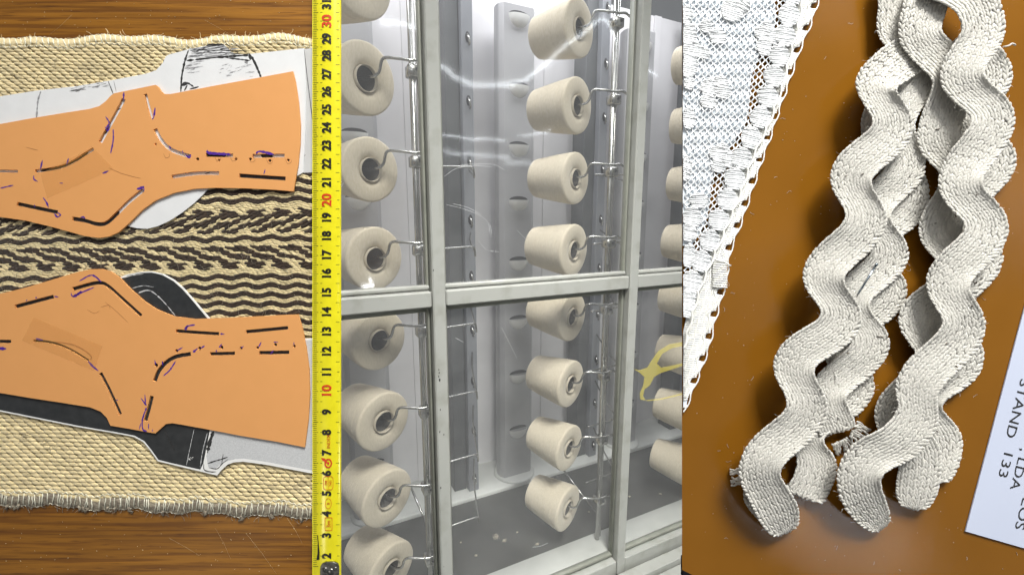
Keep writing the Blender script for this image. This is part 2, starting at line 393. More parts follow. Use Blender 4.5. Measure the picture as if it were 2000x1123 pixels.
# ---- woven woollen band
BX0, BX1 = -120, 648
def band_top(x): return 72 + 4 * math.sin(x / 47.) + 3 * math.sin(x / 19. + 1) + (3 if 120 < x < 230 else 0) * math.sin((x - 120) / 110 * math.pi)
def band_bot(x): return 984 + (x / 610.) * 27 + 3 * math.sin(x / 23.) + 2 * math.sin(x / 9.)
band = Thing('woven_band', BM, B(300, 530, .0002), 'cream and dark brown woven woollen band with overlocked edges on the wooden table top', 'textile')
ZB = 1.5 * MMM
def band_dark(x, y):
    d = abs(y - 466); x2 = x
    if d > 182: return False
    if d < 4.5: return True
    if d < 13: return False
    ph = ((x2 - 448 + 25.7) / 51.4) % 1.0
    if d < 44:
        p2 = ((x2 - 448 + 25.7 - (d - 47) * 3.0) / 51.4) % 1.0
        return .21 < p2 < .76
    if d < 59: return .21 < ph < .79
    if d < 69.5: return False
    q = ((d - 69.0) % 17.6) / 17.6
    return q < .56
sheet = G(); xs = np.linspace(BX0, BX1, 60)
top = BA([(x, band_top(x) + 3) for x in xs], .9 * MMM); bot = BA([(x, band_bot(x) - 3) for x in xs], .9 * MMM)
sheet.strip(top, bot)
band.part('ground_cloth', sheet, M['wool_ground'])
def yarn_field():
    cr = G(); br = G(); acc = {0: [], 1: []}
    y = 66.0; j = 0
    while y < 1010:
        mid = 280 < y < 655
        pitch = 6.6 if y < 280 else (4.4 if mid else 7.7)
        stp = 16.5 if not mid else 9.5
        x = BX0 + (j * (stp * (.5 if not mid else .38))) % stp
        while x < BX1:
            wave = (2.6 * math.sin((x - 440) / 51.4 * 2 * math.pi) - (x - 498) * .012) if mid else 0
            yy = y + wave + (0 if mid or y < 300 else x / 610. * 9) + 1.0 * math.sin(x / 33. + y / 60.) + random.gauss(0, .3)
            if band_top(x) + 10 < yy < band_bot(x) - 20:
                if mid:
                    dk = band_dark(x, y); d = abs(y - 466)
                    sl = .30 * (1 if yy > 466 else -1) if 14 < d < 42 else (.0 if 44 < d < 58 else .16 + .22 * math.cos((x - 440) / 51.4 * 2 * math.pi))
                    wsl = 2.6 * 2 * math.pi / 51.4 * math.cos((x - 440) / 51.4 * 2 * math.pi)
                    if not (14 < d < 42): sl = (wsl + (.16 if not dk else .0)) if not 44 < d < 58 else (.16 if not dk else 0)
                    acc[int(dk)].append((x + random.gauss(0, .4), yy, sl, 16.0 if not dk else 19.0, 5.6 if not dk else 7.4))
                else:
                    acc[int(band_dark(x, yy))].append((x + random.gauss(0, .5), yy, (.27 if y > 300 else .24), 21.0, pitch * 1.12))
            x += stp
        y += pitch; j += 1
    for key, g in ((0, cr), (1, br)):
        A = np.array(acc[key]); N = len(A)
        c = BA(A[:, :2], ZB + (.10 * MMM if key else 0) + RNG.normal(0, .05 * MMM, N)); s = A[:, 2] + RNG.normal(0, .03, N)
        hl = A[:, 3] * .5 * PX * RNG.uniform(.93, 1.07, N)
        l = np.stack((hl, -hl * s, np.zeros(N)), 1); hw = A[:, 4] * .5 * PX
        wv = np.stack((hw * s, hw, np.zeros(N)), 1); h = np.stack((np.zeros(N), np.zeros(N), np.full(N, .62 * MMM)), 1)
        grains(g, c, l, wv, h, RNG.uniform(0, 1, N))
    return cr, br
cr, br = yarn_field()
band.part('cream_yarn', cr, M['cream_wool'], kind='stuff')
band.part('brown_yarn', br, M['brown_wool'], kind='stuff')
for which in ('top', 'bottom'):
    g = G(); t = G(); fz = G()
    if which == 'top':
        e0 = lambda x: band_top(x); e1 = lambda x: band_top(x) + 17
    else:
        e0 = lambda x: band_bot(x); e1 = lambda x: band_bot(x) - 27
    xs = np.arange(BX0, BX1 + 1, 4.0); prof = np.linspace(0, 1, 7); V = []
    for x in xs:
        for u in prof:
            yy = e0(x) + (e1(x) - e0(x)) * u + (random.gauss(0, 1.0) if u < .3 else 0)
            V.append(B(x, yy, (.15 + 1.75 * math.sin(math.pi * min(1, u * .75 + .1)) + random.gauss(0, .09)) * MMM))
    n = 7; f = [(i * n + k, i * n + k + 1, (i + 1) * n + k + 1, (i + 1) * n + k) for i in range(len(xs) - 1) for k in range(n - 1)]
    g.add(V, f)
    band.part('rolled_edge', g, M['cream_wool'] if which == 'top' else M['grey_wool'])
    x = BX0
    while x < BX1 - 4:
        lean = random.gauss(3 if which == 'top' else 2, 2.6 if which == 'bottom' else 1.6)
        q = []
        for u in np.linspace(.04, 1.06, 7):
            q.append(B(x + lean * u + random.gauss(0, .5), e0(x) + (e1(x) - e0(x)) * u, (.35 + 1.85 * math.sin(math.pi * min(1, u * .75 + .1))) * MMM))
        t.tube(q, random.uniform(.85, 1.15) * PX * (1.0 if which == 'top' else .8), 5, 0, random.random())
        x += random.uniform(8.5, 12) if which == 'top' else random.choice((5, 8, 10, 12, 4))
    for e, amp in ((e0, 1), (e1, 2.2)):
        q = [B(x, e(x) + amp * math.sin(x * .62 + random.random()), (.6 if e is e0 else 2.0) * MMM) for x in np.arange(BX0, BX1, 3)]
        t.tube(q, .7 * PX, 4)
    band.part('overlock_thread', t, M['white_thread'], kind='stuff')
    pts = [B(random.uniform(BX0, BX1), e0(0) + 0, .8 * MMM) for _ in range(0)]
    for _ in range(170 if which == 'bottom' else 130):
        x = random.uniform(BX0, BX1); pts.append(B(x, e0(x) + random.uniform(-2, 4), random.uniform(.4, 1.2) * MMM))
    hairs(fz, pts, 11 * PX, .42 * PX, (-.3 * MMM, .5 * MMM))
    if which == 'bottom':
        for cx in (14, 28, 36, 155, 162, 168, 210, 225, 252, 318, 402, 470, 530, 588):
            y0 = band_bot(cx); q = [B(cx + random.gauss(0, 1.2) * k, y0 - 3 + 3.2 * k, (1.2 - .2 * k) * MMM) for k in range(4)]
            fz.tube(q, [2.2 * PX, 2.6 * PX, 2.4 * PX, 1.6 * PX], 6)
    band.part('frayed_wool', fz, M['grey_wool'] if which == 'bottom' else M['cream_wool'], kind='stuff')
fz = G(); hairs(fz, [B(random.uniform(0, 610), random.uniform(430, 640), 2.1 * MMM) for _ in range(240)] + [B(random.uniform(0, 610), random.choice((random.uniform(90, 230), random.uniform(840, 960))), 2.1 * MMM) for _ in range(110)], 17 * PX, .28 * PX, (.1 * MMM, .5 * MMM), curl=.9)
band.part('loose_fibre', fz, M['grey_wool'], kind='stuff')

# ---- card patterns
UO = [(-150, 262), (-40, 252), (0, 243), (60, 232), (120, 222), (175, 213.5), (194, 208), (207, 198), (216, 188), (223, 183), (250, 177.5), (304, 166.5), (309, 170), (314, 178), (321, 184.5), (333, 184.5), (420, 168), (500, 153.5), (572, 140), (577, 160), (583, 200), (586.5, 244), (586, 280), (582, 322), (573, 374), (540, 371), (480, 368), (420, 367), (380, 369), (340, 377), (305, 391), (278, 410), (252, 436), (232, 453.5), (213, 462), (193, 465), (165, 461), (100, 443), (50, 431), (0, 424), (-40, 420), (-150, 414)]
WP = [(-150, 205), (0, 189), (70, 178), (150, 169), (215, 158), (285, 145), (305, 138), (318, 124), (324, 111), (330, 107.5), (365, 98), (410, 89), (437, 86.5), (444, 94), (453, 103.5), (466, 107), (480, 107), (594, 95), (597, 160), (597, 240), (592, 337), (570, 350), (430, 356), (407, 368), (396, 381), (378, 398), (355, 416), (330, 432), (308, 442), (288, 447), (268, 446), (243, 440), (215, 438), (190, 448), (100, 432), (0, 412), (-150, 404)]
white = Thing('paper_pattern', BM, B(300, 260, 2.4 * MMM), 'white printed paper pattern with black ink streaks under the orange template with pale slots', 'paper pattern')
white.part('sheet', plate([WP], 2.25 * MMM, 2.6 * MMM, .00004), M['white_paper'], smooth=False)
gp = plate([[(588, 97), (640, 92), (640, 336), (585, 338)]], 2.05 * MMM, 2.2 * MMM)
single('paper_sheet', gp, M['grey_paper'], BM, B(615, 215, 2.1 * MMM), 'plain grey paper sheet tucked under the yellow tape measure', 'paper', smooth=False)
def ink(th, pts, wd, z, m='ink', name='ink_or_shade_mark', jit=0.0):
    """a flat painted stroke"""
    P = smoothpath(pts, 4)[:, :2]; T = np.gradient(P, axis=0); T /= np.linalg.norm(T, axis=1)[:, None] + 1e-9
    n = len(P); N = np.stack((-T[:, 1], T[:, 0]), 1); tp = np.minimum(1, np.minimum(np.arange(n), n - 1 - np.arange(n)) / 2.0 + .35)[:, None]
    ww = wd / 2 * tp * (1 + jit * RNG.normal(0, 1, (n, 1)))
    g = G(); g.strip(BA(P - N * ww, z), BA(P + N * ww, z)); return th.part(name, g, M[m], smooth=False)
ZI = 2.68 * MMM
ink(white, [(368, 99), (361, 120), (355, 150), (353, 180)], 3.5, ZI, jit=.3)
ink(white, [(489, 107), (500, 128), (510, 152)], 4, ZI, jit=.3); ink(white, [(487, 105), (489, 118)], 5, ZI, jit=.3)
ink(white, [(365, 119), (420, 113), (486, 108)], 4, ZI, jit=.35); ink(white, [(440, 113), (488, 119)], 3, ZI, jit=.3)
ink(white, [(390, 97), (412, 89.5), (438, 89)], 4, ZI, jit=.3); ink(white, [(404, 89), (425, 86.6), (437, 88)], 3, ZI, jit=.3)
ink(white, [(353, 168), (366, 163), (378, 170)], 5, ZI, jit=.4); ink(white, [(360, 178), (366, 166)], 3, ZI); ink(white, [(370, 175), (388, 170)], 3, ZI)
ink(white, [(211, 159), (216, 171), (221, 184)], 2.4, ZI, jit=.2); ink(white, [(222, 158), (227, 180)], .8, ZI)
ink(white, [(80, 178), (74, 198), (71, 232)], 3.2, ZI, 'pale_ink', jit=.4)
for k in range(70):
    x = random.uniform(364, 450); y = random.uniform(92, 112) - (x - 400) * .05; ink(white, [(x, y), (x + random.uniform(5, 40), y - random.uniform(0, 5))], random.uniform(.4, 1.5), ZI + random.uniform(.01, .05) * MMM, random.choice(('ink', 'pale_ink')), 'ink_streak', .5)
for k in range(26):
    x = random.uniform(358, 385); y = random.uniform(120, 145); ink(white, [(x, y), (x + random.uniform(5, 18), y - random.uniform(0, 3))], random.uniform(.4, 1.6), ZI + random.uniform(.01, .05) * MMM, 'pale_ink', 'ink_streak', .5)
for k in range(22):
    x = random.uniform(425, 490); y = random.uniform(128, 150); ink(white, [(x, y), (x + random.uniform(4, 14), y - random.uniform(0, 5))], random.uniform(.4, .9), ZI + random.uniform(.01, .05) * MMM, 'pale_ink', 'ink_streak', .5)
for k in range(34):
    x = random.uniform(135, 205); y = 171 - (x - 140) * .16 + random.uniform(0, 9); ink(white, [(x, y), (x + random.uniform(3, 14), y - random.uniform(0, 2))], random.uniform(.4, 1.3), ZI + random.uniform(.01, .05) * MMM, random.choice(('ink', 'pale_ink')), 'ink_streak', .5)
white.part('ink_lettering', textpx('B', 481, 122, 6, (.2, -.98), (-.98, -.2), ZI + .00005, 1.2), M['ink'], smooth=False)
ink(white, [(594, 97), (600, 150), (611, 240)], 1.0, ZI)
US = [([(-30, 334), (35, 335)], 5), ([(68, 335), (90, 332), (120, 326), (145, 315), (165, 302), (183, 291)], 6), ([(196, 279), (205, 262), (220, 235), (231, 215), (242, 194)], 7), ([(284, 184), (290, 207), (297, 232)], 5.5),
      ([(303, 252), (310, 267), (322, 283), (335, 293), (352, 300), (372, 306)], 7), ([(402, 303), (455, 304)], 6.5), ([(493, 305), (556, 304)], 6.5), ([(335, 346), (360, 342), (390, 338.5), (428, 338.5)], 6.5), ([(467, 343), (510, 346), (558, 349)], 7),
      ([(33, 398), (70, 406), (113, 415)], 6.5), ([(141, 427), (165, 431), (185, 437), (200, 438), (212, 433), (226, 420), (252, 394), (280, 371)], 7)]
UD = [(386, 311, 3.4), (428, 313, 2.6), (461, 311, 3), (489, 311, 3), (527, 314, 3.2), (563, 313, 3), (304, 282, 2.6)]
for pts, wd in (([(398, 303), (441, 304)], 11), ([(510, 304), (532, 305)], 11), ([(463, 343), (562, 349)], 12), ([(30, 398), (118, 416)], 12), ([(138, 427), (165, 431), (185, 437), (200, 438), (212, 433), (232, 413)], 12), ([(80, 334), (120, 326), (150, 312), (172, 298)], 5)):
    ink(white, pts, wd, ZI + .06 * MMM)
for x, y, r in UD[:6]: ink(white, [(x - 4, y), (x + 4, y)], 8, ZI + .06 * MMM)
ink(white, [(205, 262), (212, 250)], 3, ZI + .06 * MMM); ink(white, [(400, 340), (410, 337)], 2, ZI + .06 * MMM); ink(white, [(227, 216), (236, 212)], 2, ZI + .06 * MMM)
upper = Thing('orange_template', BM, B(300, 300, 2.7 * MMM), 'orange card template with pale slots and violet pen marks on the white paper pattern', 'template')
ZO = 3.6 * MMM
upper.part('card', plate([UO] + [slot(p, wd * 1.15) for p, wd in US] + [dot(*d) for d in UD], 2.80 * MMM, ZO, .00005), M['orange_card'], smooth=False)
def pens(th, lst, z):
    for p, wd in lst: ink(th, p, wd * 1.4, z, 'pen', 'pen_mark', .25)
pens(upper, [([(242, 180), (241, 196)], 2), ([(206, 228), (213, 240), (207, 252)], 1.8), ([(205, 248), (210, 256), (214, 247)], 2), ([(221, 253), (221, 275), (216, 300)], 1.6), ([(83, 313), (79, 330)], 2), ([(134, 309), (130, 322)], 1.6), ([(303, 211), (300, 230), (297, 233)], 2.4), ([(331, 285), (333, 291)], 3), ([(356, 294), (358, 300)], 2), ([(362, 303), (370, 308), (372, 302)], 2.6), ([(405, 293), (408, 299), (450, 302)], 3.2), ([(500, 300), (508, 296), (535, 302)], 3), ([(518, 331), (515, 341)], 1.6), ([(66, 343), (66, 350), (74, 355)], 1.6), ([(116, 358), (123, 358)], 2), ([(200, 339), (212, 334)], 2.6), ([(267, 370), (276, 367), (281, 365)], 3.4), ([(281, 363), (281, 374)], 1.4), ([(84, 386), (91, 396), (95, 406)], 2), ([(106, 417), (112, 424), (118, 420), (112, 415)], 2.4), ([(157, 425), (163, 424), (166, 427)], 2), ([(0, 368), (26, 362)], 1.6), ([(67, 400), (68, 405)], 1.6)], ZO + .11 * MMM)
ink(upper, [(212, 328), (240, 340), (275, 349)], .7, ZO + .11 * MMM, 'pencil', 'scratch'); ink(upper, [(50, 288), (75, 294)], .7, ZO + .11 * MMM, 'pencil', 'scratch')
for x, y in ((325, 304), (425, 310), (455, 310), (492, 312), (526, 315), (563, 315)):
    ink(upper, [(x - 6, y - 4), (x - 1, y + 5), (x + 6, y + 2), (x + 5, y - 4)], .8, ZO + .11 * MMM, 'pencil', 'pencil_ring')
def tapepiece(th, quad, z):
    n = 9; q = np.array(quad, float); V = []; 
    for i in range(n):
        for j in range(n):
            u, v = i / (n - 1), j / (n - 1)
            p = (q[0] * (1 - u) + q[1] * u) * (1 - v) + (q[3] * (1 - u) + q[2] * u) * v
            V.append(B(p[0], p[1], z + .05 * MMM * (math.sin(u * 9 + v * 4) + math.sin(v * 11))))
    g = G(); g.add(V, [(i * n + j, (i + 1) * n + j, (i + 1) * n + j + 1, i * n + j + 1) for i in range(n - 1) for j in range(n - 1)])
    th.part('tape_piece', g, M['clear_tape'])
tapepiece(upper, [(79, 340), (180, 287), (222, 330), (92, 388)], ZO + .26 * MMM)

DC = [(-150, 780), (0, 803), (60, 815), (150, 833), (238, 848), (262, 853), (280, 863), (294, 880), (308, 900), (340, 908), (380, 917.5), (424, 928), (432, 918), (444, 907), (456, 902.5), (475, 901), (520, 907), (640, 930), (640, 660), (595, 661), (560, 640), (430, 635), (409, 622), (392, 602), (374, 581), (357, 562), (340, 547), (318, 535), (296, 530), (275, 531), (250, 536), (235, 541), (200, 560), (0, 610), (-150, 640)]
dark = Thing('card_pattern', BM, B(300, 720, 2.3 * MMM), 'black and silver card pattern with white cut edges under the orange template with dark slots', 'card pattern')
dark.part('core', plate([DC], 2.25 * MMM, 2.9 * MMM, .00005), M['card_core'], smooth=False)
BP = [(-150, 777), (0, 800.5), (60, 812.5), (150, 830.5), (238, 845.5), (263, 850.5), (282, 861), (296, 878.5), (309.5, 897.5), (340, 905), (391, 916.5), (397, 905), (404, 870), (410, 838), (588, 862), (588, 645), (430, 640), (407, 624), (372.5, 583), (355.5, 564), (338.5, 549), (317, 537.2), (296, 532.2), (275, 533), (250, 538), (200, 562), (0, 612), (-150, 642)]
dark.part('black_print', plate([BP], 2.93 * MMM, 2.97 * MMM), M['black_print'], smooth=False)
dark.part('silver_print', plate([[(413, 838), (408, 868), (403, 890), (407, 912), (421, 915), (431, 906), (445, 899.5), (460, 896), (476, 895), (520, 901.5), (640, 924), (640, 664), (592, 664), (592, 866), (440, 846)]], 2.93 * MMM, 2.97 * MMM), M['silver_print'], smooth=False)
ZD = 3.01 * MMM
ink(dark, [(417, 842), (410, 862), (405, 884)], 6, ZD, jit=.25); ink(dark, [(405, 905), (420, 900), (434, 896), (445, 892)], 1.8, ZD, jit=.3); ink(dark, [(408, 913), (424, 915), (434, 905), (446, 896)], 1.6, ZD, jit=.3)
ink(dark, [(398, 905), (399, 917), (412, 921), (422, 921)], 1.6, ZD, jit=.3); ink(dark, [(436, 886), (433, 905)], 1.5, ZD)
ink(dark, [(405, 845), (396, 880), (391, 912)], 1.2, ZD, 'silver_print', 'print_edge', .3)
ink(dark, [(379, 838), (372, 870), (364, 908)], 1.0, ZD, 'silver_print', 'tape_edge', .3)
for k in range(7): ink(dark, [(371 + random.uniform(-4, 6), 894 + random.uniform(-4, 4)), (374 + random.uniform(-3, 6), 896 + random.uniform(-4, 4))], random.uniform(1, 2.6), ZD, 'card_core', 'painted_glint', .3)  # small highlights painted on the print as white flecks
ink(dark, [(320, 838), (330, 858), (341, 880)], 3.2, ZD, 'ink', 'score_line'); 
ink(dark, [(254, 566), (275, 560), (298, 563), (322, 585), (350, 617)], 3, ZD, 'ink', 'score_line'); ink(dark, [(270, 572), (288, 567), (302, 573), (322, 592), (350, 626)], 1.6, ZD, 'silver_print', 'score_line', .4)
ink(dark, [(254, 564), (280, 558), (300, 561)], 1.1, ZD + .02 * MMM, 'silver_print', 'score_line', .4); ink(dark, [(238, 543), (262, 537), (280, 535)], 1.1, ZD, 'card_core', 'score_line', .4)
ink(dark, [(255, 552), (275, 543), (295, 555)], 2.2, ZD + .01 * MMM, 'ink', 'score_line')
LO = [(-150, 603), (-40, 581), (0, 574), (50, 562), (100, 547), (150, 532), (178, 526), (198, 525.5), (215, 530), (233, 542), (256, 566), (281, 588), (305, 604), (340, 618), (380, 623), (440, 621), (520, 617), (582, 614), (590, 640), (598, 680), (603.5, 720), (605, 770), (602, 820), (595, 873), (540, 862), (470, 850.5), (400, 837), (352, 828.5), (337, 826), (324, 827.5), (313, 837), (309, 841), (303, 846), (280, 842), (250, 836.5), (216, 831), (209, 816), (197, 803.5), (176, 795), (120, 786), (60, 777), (0, 767), (-40, 761), (-150, 746)]
LS = [([(29, 599), (105, 579)], 6.5), ([(141, 565), (165, 558), (185, 553), (200, 553), (215, 562), (235, 580), (276, 617)], 6.5), ([(-30, 666), (22, 667)], 6), ([(65, 665), (90, 667), (115, 673), (140, 684), (160, 696), (173, 704)], 4.5), ([(196, 728), (215, 765), (235, 809)], 7), ([(297, 773), (291, 798), (284, 822)], 6.5),
      ([(302, 745), (310, 725), (325, 707), (345, 696), (373, 691)], 7), ([(343, 646), (380, 649), (428, 652)], 6), ([(480, 648), (563, 640)], 6), ([(410, 691), (459, 690)], 6), ([(506, 689), (565, 688)], 6.5)]
LD = [(345, 685, 3.6), (390, 680, 3.6), (433, 678, 3.6), (471, 680, 3.2), (503, 679, 3.2), (538, 673, 3.4), (575, 676, 3.2), (305, 713, 4)]
for p, wd in LS: ink(dark, p, 11, ZD + .03 * MMM)  # black strokes painted to deepen the shade inside the slots
for x, y, r in LD: ink(dark, [(x - 4, y), (x + 4, y)], 8, ZD + .03 * MMM)  # same painted shade below the round holes
lower = Thing('orange_template', BM, B(300, 720, 3.1 * MMM), 'orange card template with black slots and violet pen marks on the black card pattern', 'template')
ZL = 3.9 * MMM
lower.part('card', plate([LO] + [slot(p, wd * 1.15) for p, wd in LS] + [dot(*d) for d in LD], 3.10 * MMM, ZL, .00005), M['orange_card'], smooth=False)
pens(lower, [([(155, 549), (175, 538), (186, 540), (198, 551)], 1.8), ([(139, 572), (142, 579), (160, 569)], 1.6), ([(142, 580), (153, 574), (158, 568)], 3.6), ([(150, 575), (184, 561)], 1.8), ([(51, 588), (53, 585)], 2), ([(70, 583), (71, 580)], 2), ([(106, 579), (114, 580)], 2), ([(360, 643), (366, 637), (381, 634)], 2), ([(362, 645), (366, 636)], 3), ([(430, 652), (438, 652)], 2), ([(302, 703), (304, 712)], 1.8), ([(317, 705), (318, 714)], 1.6), ([(319, 734), (332, 722), (343, 705)], 1.6), ([(392, 680), (400, 675)], 2), ([(377, 688), (386, 680)], 2.4), ([(347, 684), (357, 678)], 1.6), ([(428, 678), (433, 672)], 3), ([(505, 678), (510, 668)], 2), ([(534, 668), (543, 668)], 2.4), ([(574, 674), (574, 668)], 1.6), ([(471, 679), (476, 676)], 1.6), ([(528, 692), (534, 684)], 1.6), ([(422, 688), (423, 683)], 1.6), ([(-5, 680), (12, 681)], 4), ([(172, 705), (182, 716), (192, 724)], 2.2), ([(283, 770), (284, 790)], 1.6), ([(275, 777), (286, 792)], 1.6), ([(286, 795), (278, 820), (279, 838), (287, 842)], 1.8), ([(290, 827), (290, 838)], 1.6), ([(275, 826), (272, 838)], 1.4), ([(298, 838), (297, 843)], 1.8), ([(70, 661), (84, 664)], 2.6), ([(227, 781), (231, 781)], 1.6)], ZL + .11 * MMM)
ink(lower, [(205, 590), (225, 606), (250, 630)], .6, ZL + .11 * MMM, 'pencil', 'scratch'); ink(lower, [(197, 600), (212, 596), (215, 604)], .6, ZL + .11 * MMM, 'pencil', 'scratch'); ink(lower, [(170, 605), (185, 612), (195, 606)], .5, ZL + .11 * MMM, 'pencil', 'scratch')
tapepiece(lower, [(65, 619), (200, 676), (183, 724), (43, 665)], ZL + .26 * MMM)
ink(lower, [(105, 667), (140, 672), (165, 684), (179, 697), (174, 702)], .8, ZL + .36 * MMM, 'pencil', 'tape_edge')

# ---- tape measure
TY = [(1.0, 1126), (2, 1085), (3, 1045), (4, 1003), (5, 963), (6, 924), (7, 884), (8, 844), (9, 804), (10, 764), (11, 726), (12, 687), (13, 648), (14, 610), (15, 572), (16, 535), (17, 499), (18, 462), (19, 426), (20, 391), (21, 355), (22, 320), (23, 284), (24, 249.5), (25, 214), (26, 179.5), (27, 145), (28, 109), (29, 76), (30, 42), (31, 8), (32, -26), (33, -59), (34, -92), (35, -124)]
def ty(v): return float(np.interp(v, [a for a, b in TY], [b for a, b in TY]))
TXL, TXR = 610.0, 666.5
def tz(x): u = (np.asarray(x, float) - 638.25) / 28.25; return (4.2 + 1.9 * (1 - np.abs(u) ** 2.3)) * MMM
tape = Thing('tape_measure', BM, B(638, 561, 4.3 * MMM), 'yellow steel tape measure with black and red centimetre numbers laid across the papers', 'tape measure')
g = G(); xs = np.linspace(TXL, TXR, 25); rows = [-130, 200, 561, 850, 1123, 1190]
V = [B(x, y, float(tz(x))) for y in rows for x in xs] + [B(x, y, float(tz(x)) - .00014) for y in rows for x in xs]
n = len(xs); r = len(rows); f = []
for i in range(r - 1):
    for k in range(n - 1):
        a = i * n + k; f.append((a, a + n, a + n + 1, a + 1)); b = a + r * n; f.append((b, b + 1, b + n + 1, b + n))
for i in range(r - 1):
    for k, s in ((0, 1), (n - 1, 0)):
        a = i * n + k; f.append((a, a + n, a + n + r * n, a + r * n))
g.add(V, f); tape.part('blade', g, M['tape_yellow'])
def tick(g, x0, x1, y, wd):
    xs = np.linspace(x0, x1, 4); z = tz(xs) + .00006
    g.strip(BA([(x, y - wd / 2) for x in xs], z), BA([(x, y + wd / 2) for x in xs], z))
g = G(); g2 = G()
for c in range(1, 34):
    for mmi in range(10):
        v = c + .5 + mmi / 10.; y = ty(v); y = ty(v)
        tick(g, 611.5, 618.5 if mmi not in (0, 5) else 621.5, y, .9 if mmi else 1.2)
    for v, a in ((c, 1), (c + .5, 0)):
        y = ty(v + .5)
        tick(g2, 625.5, 629.5, y, 1.0); tick(g2, 656 if a else 658.5, 663, y, 1.0)
tape.part('millimetre_scale', g, M['tick'], smooth=False, kind='stuff'); tape.part('centimetre_scale', g2, M['tick'], smooth=False, kind='stuff')
zf = lambda p: tz(p[:, 0]) + .00022
for v in range(2, 35):
    red = v % 10 == 0
    tape.part('numeral', textpx(str(v), 637.5, ty(v), 18 if red else 16.5, (0, -1), (-1, 0), 0, (1.0 if red else .88), (.028 if red else .046), zf), M['tape_red' if red else 'tape_black'], smooth=False)
tape.part('lettering', textpx('INDEX', 641.5, 862, 6.5, (0, -1), (-1, 0), 0, .98, 0.0, zf), M['tape_red'], smooth=False)
def ring(cx, cy, a, b, wd, n=28, sq=0.0):
    g = G(); top = []; bot = []
    for k in range(n + 1):
        t = 2 * math.pi * k / n; e = 1 - sq
        sx = math.copysign(abs(math.cos(t)) ** e, math.cos(t)); sy = math.copysign(abs(math.sin(t)) ** e, math.sin(t))
        top.append((cx + sx * (a - wd / 2), cy + sy * (b - wd / 2))); bot.append((cx + sx * (a + wd / 2), cy + sy * (b + wd / 2)))
    top = np.array(top); bot = np.array(bot); g.strip(BA(top, zf(top)), BA(bot, zf(bot))); return g
tape.part('capacity_mark', merge([textpx('3m', 641.5, 1023, 8, (0, -1), (-1, 0), 0, 1.0, 0, zf), ring(641.5, 1023, 7, 12.5, .9, 40, .8)]), M['tape_red'], smooth=False)
tape.part('class_mark', merge([textpx('II', 641, 983, 6, (0, -1), (-1, 0), 0, 1, 0, zf), ring(641, 983, 6, 10, .8)]), M['tape_red'], smooth=False)
tape.part('approval_mark', merge([textpx('398', 636.5, 943, 5, (0, -1), (-1, 0), 0, .95, 0, zf), textpx('7401', 645.5, 943, 5, (0, -1), (-1, 0), 0, .9, 0, zf), ring(641, 943, 9.5, 13, .8, 40, .6), ring(641, 943, .5, 12.5, .4)]), M['tape_red'], smooth=False)
arr = [(628, 898), (637, 893), (633.5, 899.5), (641, 896)]
em = merge([ring(641, 904.5, 6.2, 8.0, 2.8), ring(641, 904.5, 1.2, 1.6, 2.2)]); q = np.array([(640, 905), (642, 904), (634, 895), (627, 893.5), (630, 899)]); em.add(BA(q, zf(q) + .00003), [tuple(range(5))])
tape.part('maker_emblem', em, M['tape_red'], smooth=False)
# worn black streak and the riveted end hook
q = slot([(621, 1055), (619, 1080), (621, 1093)], 4.5)
g = G(); P = np.array([(619.5, 1045), (621, 1046), (624, 1078), (624, 1092), (618, 1093), (620, 1080), (620.5, 1060)]); g.add(BA(P, zf(P) + .00005), [tuple(range(7))]); tape.part('worn_patch', g, M['tape_black'], smooth=False)
hk = plate([[(626, 1140), (626, 1108), (629, 1101), (636, 1098), (652, 1098), (659, 1101), (661, 1108), (661, 1140)]], 6.2 * MMM, 6.9 * MMM, .0002)
ho = tape.part('end_hook', hk, M['hook_metal'])
for x, y, rr in ((635, 1112, 5), (646, 1116, 6.5), (655, 1110, 4)):
    g = G(); c = B(x, y, 7.0 * MMM); g.lathe([(0.0004, 0.0), (.0004, rr * PX * .55), (.0001, rr * PX), (-.0003, rr * PX)], c, (0.001, 0, 1), 16); tape.part('rivet', g, M['hook_metal'], ho)

# ================================================================== MIDDLE: glazed yarn creel cabinet behind the gap
PITCH = .571
cab = Thing('glazed_cabinet', CM, (.3, .3, -1.0), 'grey-white framed creel cabinet with clear plastic panes, seen between the two boards', 'cabinet')
ZFL = -1.0
# room floor
g = G(); g.add([(-2.2, -2.2, ZFL), (3.2, -2.2, ZFL), (3.2, 1.2, ZFL), (-2.2, 1.2, ZFL)], [(0, 1, 2, 3)]); single('floor', g, M['floor'], CM, (0, 0, ZFL), kind='structure')
ZT = -.92; X0, X1 = -.62, 1.78; ZTOP = 1.05
# tray, belt, sill, back sheet
g = G(); g.box((X0, .455, ZT - .03), (X1, .66, ZT + .012), bev=.004); cab.part('rear_shelf', g, M['tray'])
g = G(); g.box((X0, .102, ZT - .03), (X1, .452, ZT)); cab.part('belt', g, M['belt'], smooth=False)
g = G(); g.box((X0, .012, ZT - .04), (X1, .099, ZT + .008), bev=.003); cab.part('inner_sill', g, M['tray'])
for k in range(5):
    xa = X0 + .16 + k * PITCH; g = G(); g.box((xa - PITCH + .002, .655, ZT), (xa - .002, .668, ZTOP)); cab.part('back_sheet', g, M['wall_grey'], smooth=False)
    g = G(); g.box((xa - .02, .648, ZT + .012), (xa + .02, .654, ZTOP)); cab.part('seam_strip', g, M['wall_grey'], smooth=False)
g = G(); g.box((X0 - .012, 0, ZT), (X0 - .002, .66, ZTOP)); cab.part('end_sheet', g, M['wall_grey'], smooth=False)
g = G(); g.box((X1 + .002, 0, ZT), (X1 + .012, .66, ZTOP)); cab.part('end_sheet', g, M['wall_grey'], smooth=False)
